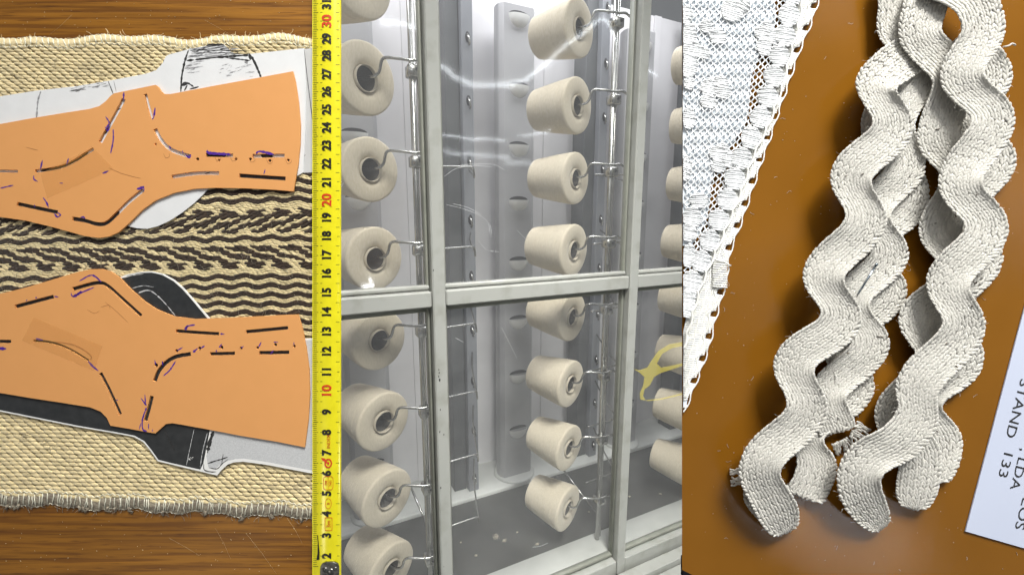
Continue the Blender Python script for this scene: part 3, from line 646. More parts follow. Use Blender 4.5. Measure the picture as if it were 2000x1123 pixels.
# posts, rails, panes
posts = [-.575, 0.0, .574, 1.148, 1.722]
for i, xp in enumerate(posts):
    g = G(); g.box((xp - .015, -.032, ZFL + .03), (xp + .016, .012, ZTOP), bev=.003); po = cab.part('post', g, M['paint'], smooth=False, label='post with chipped paint' if i == 1 else None)
    for s, a, b in ((-1, xp - .023, xp - .017), (1, xp + .018, xp + .024)):
        g = G(); g.box((a, -.010, ZT), (b, .010, ZTOP), bev=.002); cab.part('gasket', g, M['paint_dark'], po)
    if i == 1:
        for px, py in ((845, 528), (857, 722), (858, 728), (857, 735), (859, 742), (860, 800), (859, 843), (867, 848), (861, 952), (867, 1106)):
            c = cpt(px, py, -.0325); c[0] = min(max(c[0], -.012), .013); r = random.uniform(.0012, .003); n = 7
            g = G(); g.add([(c[0] + r * .7 * math.cos(2 * math.pi * k / n) * random.uniform(.6, 1.2), -.0325, c[2] + r * 1.5 * math.sin(2 * math.pi * k / n) * random.uniform(.6, 1.2)) for k in range(n)], [tuple(range(n))]); cab.part('paint_chip', g, M['chip'], po, smooth=False)
for i in range(4):
    a, b = posts[i] + .0175, posts[i + 1] - .0165
    g = G(); g.box((a, -.030, -.041), (b, .006, -.004), bev=.003); ra = cab.part('middle_rail', g, M['paint'], smooth=False)
    g = G(); g.box((a + .001, -.014, -.002), (b - .001, .006, .008), bev=.002); cab.part('rail_lip', g, M['paint'], ra)
    g = G(); g.box((a + .001, -.004, -.056), (b - .001, .006, -.043), bev=.002); cab.part('rail_gasket', g, M['paint_dark'], ra)
    g = G(); g.box((a, -.030, ZT - .055), (b, .010, ZT + .0), bev=.003); rb = cab.part('bottom_rail', g, M['paint'], smooth=False)
    g = G(); g.box((a + .001, -.010, ZT + .002), (b - .001, .009, ZT + .014), bev=.002); cab.part('bottom_gasket', g, M['paint_dark'], rb)
for y0, y1, z in ((-.075, -.036, ZT - .040), (-.115, -.078, ZT - .058), (-.030, .09, ZT - .058)):
    g = G(); g.box((X0, y0, ZFL + .002), (X1, y1, z), bev=.003); cab.part('floor_track', g, M['paint'], smooth=False)
def pane(i, zlo, zhi, warp):
    a, b = posts[i] + .022, posts[i + 1] - .020; nx, nz = 72, 60; V = []
    for r in range(nz + 1):
        for c in range(nx + 1):
            u, v = c / nx, r / nz; x = a + (b - a) * u; z = zlo + (zhi - zlo) * v
            V.append((x, warp(u, v, z - zlo) , z))
    g = G(); g.add(V, [(r * (nx + 1) + c, r * (nx + 1) + c + 1, (r + 1) * (nx + 1) + c + 1, (r + 1) * (nx + 1) + c) for r in range(nz) for c in range(nx)])
    return cab.part('pane', g, M['glass'])
def psm(u, xs, ys):
    return float(np.mean([np.interp(u + d, xs, ys) for d in np.linspace(-.07, .07, 15)]))
def warp_top(u, v, dz):
    # the clear sheet is bowed and twisted towards its top edge
    T = psm(u, [0, .09, .18, .40, .60, .75, .87, .94, 1], [.018, .030, .038, .030, .0, -.026, -.044, -.030, -.003])
    h = 0 if dz < .32 else ((dz - .32) ** 2 / .24 if dz < .44 else .06 + dz - .44)
    return 1.5 * T * h + .0006 * math.sin(u * 5)
flat = lambda u, v, dz: .0012 * math.sin(u * 6 + dz * 7)
for i in range(4):
    pane(i, -.004, ZTOP, warp_top if i == 1 else flat)
    pr = pane(i, ZT + .014, -.043, flat)
    if i == 1:
        for line in ([(872, 400), (905, 408), (935, 420), (953, 434), (956, 452)], [(885, 398), (915, 406), (940, 420)], [(868, 345), (890, 330), (925, 324), (960, 326)], [(900, 322), (960, 321), (985, 332)], [(955, 440), (958, 463)], [(958, 440), (961, 465)], [(935, 470), (950, 488), (975, 492)], [(1010, 450), (1030, 470)], [(1070, 1060), (1055, 1066), (1040, 1068)], [(980, 640), (1010, 700)], [(890, 660), (905, 668)]):
            g = G(); g.tube(smoothpath([cpt(x, y, -.002) for x, y in line], .01), .00024, 4); cab.part('scratch', g, M['lace'], pr)
    if i == 2:  # reflected yellow shape laid on the pane as coloured film
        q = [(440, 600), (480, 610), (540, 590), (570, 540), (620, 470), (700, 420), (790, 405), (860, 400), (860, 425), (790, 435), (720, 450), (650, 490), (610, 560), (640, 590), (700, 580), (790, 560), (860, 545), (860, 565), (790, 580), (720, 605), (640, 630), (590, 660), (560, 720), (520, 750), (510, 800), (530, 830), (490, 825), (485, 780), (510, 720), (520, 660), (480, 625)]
        V = [cpt(1120 + x * .267, 560 + y * .267, -.0035) for x, y in q]; g = G(); g.add(V, [tuple(range(len(V)))]); cab.part('painted_reflection', g, M['reflection'], pr, smooth=False)
        V = [cpt(1120 + x * .267, 560 + y * .267, -.0035) for x, y in ((530, 828), (640, 815), (860, 760), (860, 775), (640, 827), (540, 836))]; g = G(); g.add(V, [tuple(range(6))]); cab.part('painted_reflection', g, M['reflection'], pr, smooth=False)

# ---- slotted uprights, ducts, poles, cones, one set for each bay
ordinal = ['topmost', 'second', 'third', 'fourth', 'fifth', 'sixth', 'seventh', 'eighth']
CZ = [.672, .470, .271, .063, -.140, -.355, -.571, -.786]
AX = np.array((-math.sin(math.radians(25)), math.cos(math.radians(25)), .05)); AX /= np.linalg.norm(AX)
bayname = ['by the chipped post', 'by the plain post', 'beside the painted yellow smear']
scoopz = [float(cpt(1011, y, .5)[2]) for y in (30, 168, 284, 391, 508, 622, 729, 836)]
for k in (-1, 0, 1, 2):
    xd = .413 + PITCH * k
    if k >= -1 and k < 2:
        ztop = float(cpt(1011, 10, .5)[2]) if k != 1 else float(cpt(1270, 62, .5)[2])
        d = Thing('air_duct', CM, (xd + .058, .5, ZT), ['grey duct column with scoop vents partly hidden by cones at the chipped post', 'grey duct column with a row of scoop vents between chipped post and plain post', 'grey duct column with scoop vents and round back beside the painted yellow smear'][k + 1], 'duct', 'duct columns in the cabinet')
        g = G(); w2 = .116; n = 18; ring = [(xd, .5), (xd + w2, .5)] + [(xd + w2 / 2 + .074 * math.cos(t), .535 + .074 * math.sin(t)) for t in np.linspace(-.25, math.pi + .25, n)]
        V = [(x, y, ZT + .012) for x, y in ring] + [(x, y, ztop) for x, y in ring]; m_ = len(ring)
        g.add(V, [(i, (i + 1) % m_, m_ + (i + 1) % m_, m_ + i) for i in range(m_)] + [tuple(range(m_, 2 * m_))]); bd = d.part('column', g, M['duct'], smooth=False)
        g = G(); g.lathe([(0, .085), (.006, .085), (.009, .076), (.009, .0)], (xd + .058, .535, ZT + .012), (0, 0.0001, 1), 32); d.part('foot_ring', g, M['tray'])
        for z in scoopz:
            if z > ztop - .02: z = ztop - .035
            g = G(); V = []; nu, nv = 12, 6; R_, H_, D_ = .041, .042, .020
            for a in range(nv + 1):
                for b in range(nu + 1):
                    ph = math.pi * b / nu; el = (math.pi / 2) * a / nv
                    V.append((xd + .058 - R_ * math.cos(ph) * math.cos(el) if a < nv else xd + .058, .4985 - D_ * math.sin(ph) * math.cos(el) if a < nv else .4985, z - H_ * math.sin(el)))
            g.add(V, [(a * (nu + 1) + b, a * (nu + 1) + b + 1, (a + 1) * (nu + 1) + b + 1, (a + 1) * (nu + 1) + b) for a in range(nv) for b in range(nu)])
            so = d.part('scoop', g, M['scoop'])
            g = G(); g.add([(xd + .058 + R_ * .95 * math.cos(t), .4983, z + .014 * math.sin(t) if math.sin(t) > 0 else z) for t in np.linspace(0, math.pi, 10)], [tuple(range(10))]); d.part('scoop_mouth', g, M['hole'], so, smooth=False)
    xu = .253 + PITCH * k
    u = Thing('slotted_upright', CM, (xu, .5, ZT), 'blue-grey slotted steel upright ' + ['at the far end', 'with bent wire guides behind the chipped post', 'behind the clamp pole at the plain post', 'beyond the painted yellow smear'][k + 1], 'upright', 'slotted uprights at the cabinet back')
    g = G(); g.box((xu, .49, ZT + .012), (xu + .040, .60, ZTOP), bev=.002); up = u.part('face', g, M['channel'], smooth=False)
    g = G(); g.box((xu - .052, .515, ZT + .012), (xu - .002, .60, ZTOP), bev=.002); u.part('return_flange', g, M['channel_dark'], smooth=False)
    for j in range(10):
        z = .93 - .2 * j + .02; 
        g = G(); cx = xu + .021
        g.add([(cx + .0085 * math.cos(t), .4885, z + .018 * math.sin(t)) for t in np.linspace(0, 2 * math.pi, 10)[:-1]], [tuple(range(9))]); so = u.part('keyhole', g, M['hole'], up, smooth=False)
        g = G(); g.tube([(cx - .002, .486, z + .008), (cx + .001, .478, z - .006), (cx + .005, .482, z - .020), (cx + .002, .486, z - .026)], .0035, 6); u.part('hook', g, M['wire'])
    for z in (.30, .075, -.155, -.37, -.58, -.80):
        g = G(); b0 = (xu - .10, .20, z)
        g.tube(smoothpath([(xu - .22, .21, z - .004), (xu - .12, .21, z), (xu - .078, .21, z), (xu - .071, .212, z - .008), (xu - .069, .214, z - .026), (xu - .060, .24, z - .020), (xu - .028, .36, z + .006), (xu + .02, .487, z + .03)], .012), .0032, 6); u.part('wire_guide', g, M['wire'])
for k in (0, 1, 2):
    xp = -.019 + .573 * k
    p = Thing('cone_pole', CM, (xp, .07, ZT), ['chrome pole carrying bent wire arms beside the chipped post', 'chrome pole with square clamp blocks beside the plain post', 'chrome pole carrying arms of the cones beside the painted yellow smear'][k], 'pole', 'chrome poles in the cabinet')
    g = G(); g.tube([(xp, .07, ZT + .009), (xp, .07, ZTOP)], .0078, 14); p.part('rod', g, M['chrome'])
    g = G(); g.tube([(xp + .016, .078, ZT + .009), (xp + .016, .078, ZTOP)], .0045, 10); p.part('thin_rod', g, M['chrome'])
    for j, z in enumerate(CZ):
        xf = -.117 + (0, .571, 1.128)[k]
        F0 = np.array((xf, .1, z)); za = z + .040
        g = G(); e = F0 + AX * .10 + np.array((.0, 0, .006)); h0 = F0 + np.array((.020, -.012, .004))
        g.tube(smoothpath([(xp + .034, .052, za - .004), (xp + .018, .050, za + .001), (xp - .004, .052, za - .002), (xp - .03, .060, za), (xf + .042, .072, za + .002), (xf + .033, .076, za - .002), (xf + .030, .080, za - .012), (xf + .026, .084, z + .012), h0 + np.array((-.006, .004, 0)), F0 + AX * .02 + np.array((.004, 0, .005)), e], .008), .0036, 7)
        ar = p.part('arm', g, M['wire'])
        g = G(); g.box((xp - .013, .054, za - .034), (xp + .020, .086, za - .007), bev=.003); br_ = p.part('clamp', g, M['chrome'], ar)
        g = G(); g.lathe([(-.002, 0.0), (-.002, .004), (.004, .0045)], (xp + .008, .0535, za - .018), (0.001, 1, 0), 10); p.part('clamp_screw', g, M['hole'], ar)
proto = None
for k in (0, 1, 2):
    for j, z in enumerate(CZ):
        F0 = np.array((-.117 + (0, .571, 1.128)[k], .1, z))
        lab = f'cream yarn cone, {ordinal[j]} from the top of the row {bayname[k]}'.replace('topmost from the top of', 'topmost cone of')
        t = Thing('yarn_cone', CM, F0, lab, 'yarn cone', 'yarn cones on the creel')
        if proto is None:
            g = G(); R1, R2, Ln = .0765, .0580, .140
            pr = [(.006, .028), (.000, .032), (-.003, .045), (-.003, R1 - .005), (-.001, R1 - .0015), (.004, R1)]
            for q_, h in enumerate(np.linspace(.008, Ln - .004, 64)): pr.append((h, R1 + (R2 - R1) * h / Ln + .0012 * math.sin(h / Ln * math.pi) + .00035 * (q_ % 2) + random.gauss(0, .00012)))
            pr += [(Ln - .001, R2 - .002), (Ln, R2 - .006), (Ln + .001, .02)]
            g.lathe(pr, F0, AX, 48)
            a1 = np.cross(AX, (0, 0, 1.0)); a1 /= np.linalg.norm(a1); a2 = np.cross(AX, a1)
            for turns, ph0 in ((7.3, 0), (-7.8, 1.2), (5.6, 2.9), (-6.1, 4.0)):
                q = []
                for u_ in np.linspace(.05, .95, 170):
                    rr = R1 + (R2 - R1) * u_ + .0012 * math.sin(u_ * math.pi) + .0002; th_ = ph0 + turns * 2 * math.pi * u_
                    q.append(F0 + AX * (u_ * Ln) + rr * (math.cos(th_) * a1 + math.sin(th_) * a2))
                g.tube(q, .00055, 4, 0, .5, False)
            a = t.part('wound_yarn', g, M['yarn'])
            g = G(); g.lathe([(.004, .0262), (-.005, .0266), (-.0058, .0282), (.004, .0290)], F0, AX, 32); b = t.part('core_tube', g, M['tube'])
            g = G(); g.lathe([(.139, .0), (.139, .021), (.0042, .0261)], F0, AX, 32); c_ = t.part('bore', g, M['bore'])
            proto = (a.data, b.data, c_.data)
        else:
            for nm, me in (('wound_yarn', proto[0]), ('core_tube', proto[1]), ('bore', proto[2])):
                o = bpy.data.objects.new(nm, me); COL.objects.link(o); o.parent = t.o
        t.o.rotation_euler.rotate_axis('Z', random.uniform(-.04, .04)); t.o.scale = (random.uniform(.965, 1.03),) * 3 
# braces and lint on the tray
def rod(name, pts, r, label, cat, m='wire'):
    g = G(); g.tube(pts, r, 7); return single(name, g, M[m], CM, tuple(pts[0]), label, cat)
rod('brace_rod', [cz(800, 945, ZT + .16), cz(828, 1010, ZT + .08), cz(838, 1052, ZT + .02)], .004, 'thin steel brace rod leaning down to the belt by the chipped post', 'rod')
rod('brace_rod', [cz(1094, 908, ZT + .12), cz(1125, 950, ZT + .07), cz(1170, 1010, ZT + .012)], .0035, 'thin steel brace rod leaning down to the belt by the plain post', 'rod')
g = G()
for px, py, s in ((970, 1048, 1.6), (985, 1056, 1.2), (1050, 1063, .9), (1230, 970, .8), (1290, 965, .9), (1010, 1040, .5), (930, 1085, .7), (1150, 1000, .5), (900, 1060, .5)):
    c = cz(px, py, ZT + .002)
    for _ in range(14):
        q = [c + np.array((random.gauss(0, .0035) * s, random.gauss(0, .0035) * s, .0015 + random.random() * .002)) for _ in range(4)]; g.tube(smoothpath(q, .003), .00022, 3)
single('lint', g, M['yarn'], CM, tuple(cz(1000, 1050, ZT)), 'wisps of pale lint lying on the dark belt', 'lint', kind='stuff')
# fluorescent ceiling tubes of the hall, mirrored in the clear panes
def lamp_at(px, py, depth, ln, dirv):
    """a ceiling tube where the mirrored line of sight through a pane pixel meets the ceiling"""
    p = cpt(px, py, 0); cl = np.array(CM.inverted() @ CAM); d = p - cl; d /= np.linalg.norm(d); d[1] = -d[1]
    return p + d * depth, d
def ceiling_tube(px, py, depth, ln, lab):
    p, d = lamp_at(px, py, depth, ln, None)
    t = Thing('fluorescent_lamp', CM, p, lab, 'lamp', 'fluorescent lamps of the hall')
    g = G(); g.tube([p + np.array((-ln / 2, 0, 0)), p + np.array((ln / 2, 0, 0))], .012, 10); t.part('tube', g, M['tube_lamp'])
    g = G(); g.box(p + np.array((-ln / 2 - .03, -.035, .02)), p + np.array((ln / 2 + .03, .035, .06)), bev=.004); t.part('housing', g, M['paint'])
ceiling_tube(1045, 110, 2.6, 2.4, 'long fluorescent lamp mirrored as a curved streak in the bowed pane')
ceiling_tube(905, 258, 4.2, .5, 'short fluorescent lamp mirrored in the pane above the middle rail')
ceiling_tube(962, 258, 4.2, .3, 'shorter fluorescent lamp mirrored in the pane above the middle rail')
ceiling_tube(1035, 246, 4.2, .3, 'small fluorescent lamp mirrored near the duct')
ceiling_tube(930, 300, 4.6, .9, 'thin fluorescent lamp mirrored below the short ones')
ceiling_tube(1010, 318, 5.0, .35, 'far fluorescent lamp mirrored beside the scoop vents')
ceiling_tube(705, 352, 4.0, .45, 'fluorescent lamp mirrored on the second cone by the tape')

# ================================================================== RIGHT BOARD: leatherette panel, lace, braid, pin, card
g = G(); a = [(1332, -150), (2420, -150), (2420, 1450), (1380, 1150), (1332, 1112)]
def right_board():
    g = G(); top = BA([(1332, -150), (2420, -150), (2420, 1350), (1490, 1200), (1380, 1136), (1332, 1112)], 0.0); n = len(top)
    bot = top.copy(); bot[:, 2] = -.010; bot[[0, 5], 0] += .0075
    g.add(np.concatenate((top, bot)), [tuple(range(n - 1, -1, -1)), tuple(range(n, 2 * n))] + [(i, (i + 1) % n, n + (i + 1) % n, n + i) for i in range(n)])
    single('stand_top', g, M['leather'], BM, tuple(B(1700, 560)), kind='structure', smooth=False)
    g = G(); q = BA([(1334, 1090), (1560, 1090), (1700, 1500), (1334, 1500)], -.011); g.add(q, [(3, 2, 1, 0)]); q2 = q.copy(); q2[:, 2] = -.014; g.add(q2, [(0, 1, 2, 3)])
    single('dark_underlay', g, M['dark_edge'], BM, tuple(B(1400, 1150, -.012)), 'dark strip under the corner of the brown leatherette panel', 'underlay', smooth=False)
right_board()

# ---- ric-rac braid
rick = Thing('ric_rac_braid', BM, B(1720, 560, 0), 'folded length of ecru cotton ric-rac braid with frayed ends on brown leatherette', 'braid')
def strand(pts, wd, rows=13, curl=1.0, seed=0, blend=.2, roll=1.35, under=True, amp=1.0, e0=14, e1=14):
    """pts: (px, py, height mm).  Wavy ribbon covered with braided stitches."""
    P = smoothpath(pts, 2.5); seg = np.r_[0, np.cumsum(np.linalg.norm(np.diff(np.c_[P[:, :2], P[:, 2] * 4], axis=0), axis=1))]
    n = int(seg[-1] / 3.0); s = np.linspace(0, seg[-1], n); P = np.stack([np.interp(s, seg, P[:, k]) for k in range(3)], 1)
    k_ = 15; ker = np.ones(k_) / k_
    for c in range(3): P[:, c] = np.convolve(np.pad(P[:, c], k_ // 2, mode='edge'), ker, 'valid')[:n]
    # trend direction: heavy smoothing
    Q = P.copy(); w_ = 61
    for c in range(2): Q[:, c] = np.convolve(np.pad(P[:, c], w_ // 2, mode='reflect', reflect_type='odd'), np.ones(w_) / w_, 'valid')[:n]
    P[:, :2] = Q[:, :2] + (P - Q)[:, :2] * 1.12
    def perp(A):
        T = np.gradient(A[:, :2], axis=0); T /= np.linalg.norm(T, axis=1)[:, None] + 1e-9; return np.stack((-T[:, 1], T[:, 0]), 1)
    X0 = perp(Q); X1 = perp(P)
    X0 *= np.where(X0[:, :1] > 0, 1, -1); X1 *= np.where((X1 * X0).sum(1) > 0, 1, -1)[:, None]
    X = X0 * (1 - blend) + X1 * blend
    for c in range(2): X[:, c] = np.convolve(np.pad(X[:, c], 10, mode='edge'), np.ones(21) / 21, 'valid')[:n]
    X /= np.linalg.norm(X, axis=1)[:, None]
    bend = ((P - Q)[:, :2] * X).sum(1); bend = bend / (np.abs(bend).max() + 1e-6)          # + where the wave swings to the right
    rg = np.random.default_rng(seed); ph = rg.uniform(0, 6, 4)
    wp = np.sqrt(np.clip(1 - np.clip(1 - s / e0, 0, 1) ** 2, .02, 1)) * np.sqrt(np.clip(1 - np.clip(1 - (s[-1] - s) / e1, 0, 1) ** 2, .02, 1))
    def surf(i, v, up=0.0):
        """point on the ribbon, v in -1..1 across; height in mm"""
        i = np.asarray(i); v = np.asarray(v)
        xy = P[i, :2] + X[i] * (v * wp[i] * wd / 2)[:, None]
        z = P[i, 2] + roll * bend[i] * v * -1.0 + curl * (1.3 * v ** 4 - .4 * v ** 2) + amp * (.35 * np.sin(s[i] / 23. + ph[0] + v * 1.3) + .25 * np.sin(s[i] / 41. + ph[1] - v * 2)) + up
        return BA(xy, np.maximum(z, .25) * MMM)
    base = G(); vs = np.linspace(-1, 1, 13); idx = np.arange(0, n, 2); nn = len(idx); L = []
    for up in (.0, -.7):
        L.append(np.stack([surf(idx, np.full(nn, v * .985), up) for v in vs], 1))
    V = np.concatenate((L[0].reshape(-1, 3), L[1].reshape(-1, 3))); m_ = 13; f = []
    o2 = nn * m_
    for i in range(nn - 1):
        for k in range(m_ - 1):
            a = i * m_ + k; f.append((a, a + 1, a + m_ + 1, a + m_)); f.append((o2 + a, o2 + a + m_, o2 + a + m_ + 1, o2 + a + 1))
        for k in (0, m_ - 1): a = i * m_ + k; f.append((a, a + m_, o2 + a + m_, o2 + a))
    base.add(V, f)
    st = G(); step = 7.3
    arc = np.r_[0, np.cumsum(np.linalg.norm(np.diff(P, axis=0) * np.array((1, 1, 4.)), axis=1))]
    for side in ((1, -1) if under else (1,)):
        for r in range(rows):
            v = -1 + (2 * r + 1) / rows; ed = r in (0, rows - 1)
            pos = np.arange((r % 2) * step / 2, arc[-1] - 2, step); pos = pos + rg.normal(0, .5, len(pos))
            ii = np.clip(np.searchsorted(arc, pos), 3, n - 4); N = len(ii)
            jv = v + rg.normal(0, .012, N); upz = .40 if side > 0 else -1.1
            c = surf(ii, jv, upz)
            t = surf(np.minimum(ii + 3, n - 1), jv, upz) - surf(np.maximum(ii - 3, 0), jv, upz); t /= np.linalg.norm(t, axis=1)[:, None] + 1e-12
            x = surf(ii, np.minimum(jv + .08, 1.2), upz) - surf(ii, jv - .08, upz); x /= np.linalg.norm(x, axis=1)[:, None]
            nrm = np.cross(x, t); nrm /= np.linalg.norm(nrm, axis=1)[:, None]; x = np.cross(t, nrm)
            an = (.33 if r % 2 == 0 else -.33) + rg.normal(0, .06, N)
            if ed: an = np.full(N, .5 if r == 0 else -.5)
            d = t * np.cos(an)[:, None] + x * np.sin(an)[:, None]; e = -t * np.sin(an)[:, None] + x * np.cos(an)[:, None]
            rw = wd / rows * PX
            hl = (7.4 if not ed else 6.4) * PX * rg.uniform(.9, 1.1, N); hw = rw * (.55 if not ed else .50)
            hw = hw * np.maximum(.25, wp[ii]); grains(st, c, d * hl[:, None], e * hw[:, None], nrm * (rw * .28), rg.uniform(0, 1, N))
    hp = []
    for _ in range(int(n * .35)):
        i = rg.integers(4, n - 4); v = rg.choice((-1, 1)) * rg.uniform(.9, 1.02); hp.append(surf(np.array([i]), np.array([v]), .1)[0])
    fz = G(); hairs(fz, hp, 9 * PX, .20 * PX, (-.2 * MMM, .4 * MMM))
    part = rick.part('braid_strand', base, M['cotton_base'])
    rick.part('braided_yarn', st, M['cotton'], part, kind='stuff'); rick.part('fuzz', fz, M['cotton'], part, kind='stuff')
    sp = G()
    for _ in range(int(n / 55) + 1):
        i = rg.integers(4, n - 4); p0 = surf(np.array([i]), np.array([rg.uniform(-.8, .8)]), .95)[0]; sp.tube([p0, p0 + np.array((rg.normal(0, 3) * PX, rg.normal(0, 2) * PX, 0))], .9 * PX, 5)
    rick.part('cotton_speck', sp, M['seed'], part, kind='stuff')
    return surf, n
def fringe(cx, cy, z, ang, count, ln, spread):
    g = G()
    for k in range(count):
        a = ang + random.gauss(0, spread); o = (k / max(1, count - 1) - .5)
        px, py = cx - math.sin(ang) * o * 30, cy + math.cos(ang) * o * 30; q = []
        for j in range(6):
            q.append(B(px + random.gauss(0, .8), py + random.gauss(0, .8), (z - .12 * j * z + random.gauss(0, .15)) * MMM)); a += random.gauss(0, .16); px += math.cos(a) * ln / 6; py += math.sin(a) * ln / 6
        g.tube(smoothpath(q, .0012), 2.0 * PX, 6, 0, random.random())
    rick.part('frayed_end', g, M['cotton'], kind='stuff')
def wave(ext, z, e, tail=(), head=()):
    """centre line that swings smoothly from one turning point to the next"""
    e = np.array(e, float); e /= np.linalg.norm(e); X = np.array((e[1], -e[0])); out = [tuple(h) for h in head]
    for i in range(len(ext) - 1):
        A, Bq = np.array(ext[i][:2], float), np.array(ext[i + 1][:2], float); d = Bq - A; al, la = d @ e, d @ X; n = 10
        za = z(i / (len(ext) - 1)); zb = z((i + 1) / (len(ext) - 1))
        for k in range(n):
            t = k / n; p = A + e * al * t + X * la * (1 - math.cos(math.pi * t)) / 2; out.append((p[0], p[1], za + (zb - za) * t))
    out.append((ext[-1][0], ext[-1][1], z(1.0))); return out + [tuple(t) for t in tail]
EL, ER = (-.29, .957), (-.20, .98)
# left stack, lowest strand first
strand(wave([(1800, 130), (1722, 235), (1774, 395), (1690, 480), (1732, 570), (1640, 665), (1668, 755), (1570, 850), (1596, 905)], lambda t: 2.4 + .8 * t, EL, [(1582, 950, 3.4), (1562, 976, 3.6)]), 78, seed=1)
strand(wave([(1755, -60), (1748, 42), (1800, 140), (1750, 235), (1770, 325), (1702, 415), (1737, 497), (1660, 590), (1700, 672), (1614, 775)], lambda t: 5.4 if t < .9 else 4.8, EL, [(1640, 850, 4.0)]), 74, seed=2, e1=4)
fringe(1668, 838, 4.2, .55, 13, 34, .35); fringe(1640, 862, 3.8, 1.15, 12, 26, .3)
strand(wave([(1712, 160), (1742, 250), (1662, 345), (1690, 432), (1608, 538), (1642, 622), (1551, 712), (1575, 800), (1486, 908)], lambda t: 12.6, EL, [(1486, 935, 11.8), (1512, 985, 9.0), (1528, 1022, 5.5), (1534, 1048, 2.6)], [(1818, 92, 3.5), (1760, 118, 7.0)]), 81, seed=3, e1=62)
fringe(1446, 930, 3.2, math.pi - .1, 9, 24, .25)
# small rolled return of the left strand
strand([(1470, 940, 3.0), (1466, 965, 2.4), (1484, 992, 2.2), (1512, 1020, 2.2), (1530, 1034, 2.4)], 34, rows=5, seed=9)
# right stack
strand(wave([(1885, 60), (1935, 150), (1884, 232), (1943, 312), (1872, 410), (1916, 503), (1842, 600), (1879, 700), (1798, 785), (1838, 872)], lambda t: 2.6 - .3 * t, ER, [(1828, 915, 2.2), (1822, 948, 2.0)]), 84, seed=4, e1=50)
strand(wave([(1796, 58), (1862, 160), (1832, 265), (1880, 350), (1836, 445), (1880, 535), (1796, 625), (1830, 705), (1750, 808), (1796, 900)], lambda t: 9.5 - 3.7 * min(1, t * 3.0), ER, [(1790, 955, 4.6), (1780, 1000, 2.8)], [(1850, -60, 6), (1815, -12, 8)]), 84, seed=5, e1=60)
strand(wave([(1920, 58), (1878, 145), (1939, 235), (1875, 355), (1926, 448), (1851, 553), (1881, 637), (1789, 765), (1792, 815)], lambda t: 13.4, ER, [(1756, 862, 13), (1700, 893, 12.5), (1678, 930, 11.5), (1686, 975, 9), (1708, 1010, 5.5), (1728, 1037, 3.2)], [(1800, -45, 10), (1855, -32, 12), (1905, 5, 13)]), 85, seed=6, e1=110)
# loose thread end
g = G(); g.tube(smoothpath([B(1960, 92, 6 * MMM), B(1970, 90, 5 * MMM), B(1977, 86, 4.6 * MMM), B(1983, 89, 4.2 * MMM)], .001), 1.6 * PX, 6); rick.part('loose_thread', g, M['cotton'])
# pin
pin = Thing('pin', BM, B(1694, 545, 8.5 * MMM), 'short steel pin stuck in the braid', 'pin')
g = G(); a, b = B(1711, 518, 7.4 * MMM), B(1676, 574, 7.2 * MMM); g.tube([a, (a + b) / 2, b], 1.7 * PX, 8); pin.part('shaft', g, M['steel_pin'])
g = G(); g.tube([a + (a - b) * .0, a + (a - b) * .05], 2.6 * PX, 8); pin.part('head', g, M['steel_pin'])

# ---- printed card
card = Thing('printed_card', BM, B(1990, 850, 0), 'white card with black capital letters and the number 133 on brown leatherette', 'card')
card.part('sheet', plate([[(1886, 1037), (1991, 640), (2013, 560), (2320, 640), (2195, 1126)]], .3 * MMM, .75 * MMM, .00004), M['card_white'], smooth=False)
rd, upv = (-.256, .967), (.967, .256); ZC = .86 * MMM
def cardtext(s, cx, cy, cap=17, xs=1.05): card.part('lettering', textpx(s, cx, cy, cap, rd, upv, ZC, xs, .004), M['ink'], smooth=False)
cardtext('STAND', 1988, 798, 19, 1.35); cardtext('133', 1965, 906, 18, 1.5); cardtext(', LDA', 1992, 916, 18, 1.35); cardtext('LOS', 1999, 1003, 19, 1.35)

# ---- lace
FE = [(1572, -60), (1566, 0), (1556, 62), (1543, 105), (1527, 170), (1500, 244), (1472, 300), (1440, 392), (1402, 480), (1367, 560), (1344, 640), (1328, 700)]
OE = [(1625, -60), (1600, 0), (1585, 45), (1562, 100), (1545, 150), (1526, 205), (1507, 262), (1490, 310), (1470, 370), (1450, 430), (1430, 482), (1423, 515), (1420, 545), (1410, 582), (1398, 622), (1388, 668), (1374, 712), (1355, 760), (1333, 815)]
fe = lambda y: float(np.interp(y, [p[1] for p in FE], [p[0] for p in FE])); oe = lambda y: float(np.interp(y, [p[1] for p in OE], [p[0] for p in OE]))
XL = 1333.5
lace = Thing('lace_cloth', BM, B(1400, 350, 0), 'white floral lace cloth with scalloped openwork border on brown leatherette', 'lace')
# lining layer below the net
g = G(); ys = np.arange(-60, 640, 20.); ys = ys[[fe(y) - 62 > XL + 4 for y in ys]]
g.strip(BA([(XL, y) for y in ys], 1.75 * MMM), BA([(max(XL + 1, fe(y) - 54 + 10 * math.sin(y / 31.)), y) for y in ys], 1.75 * MMM)); lace.part('lining', g, M['lace_under'])
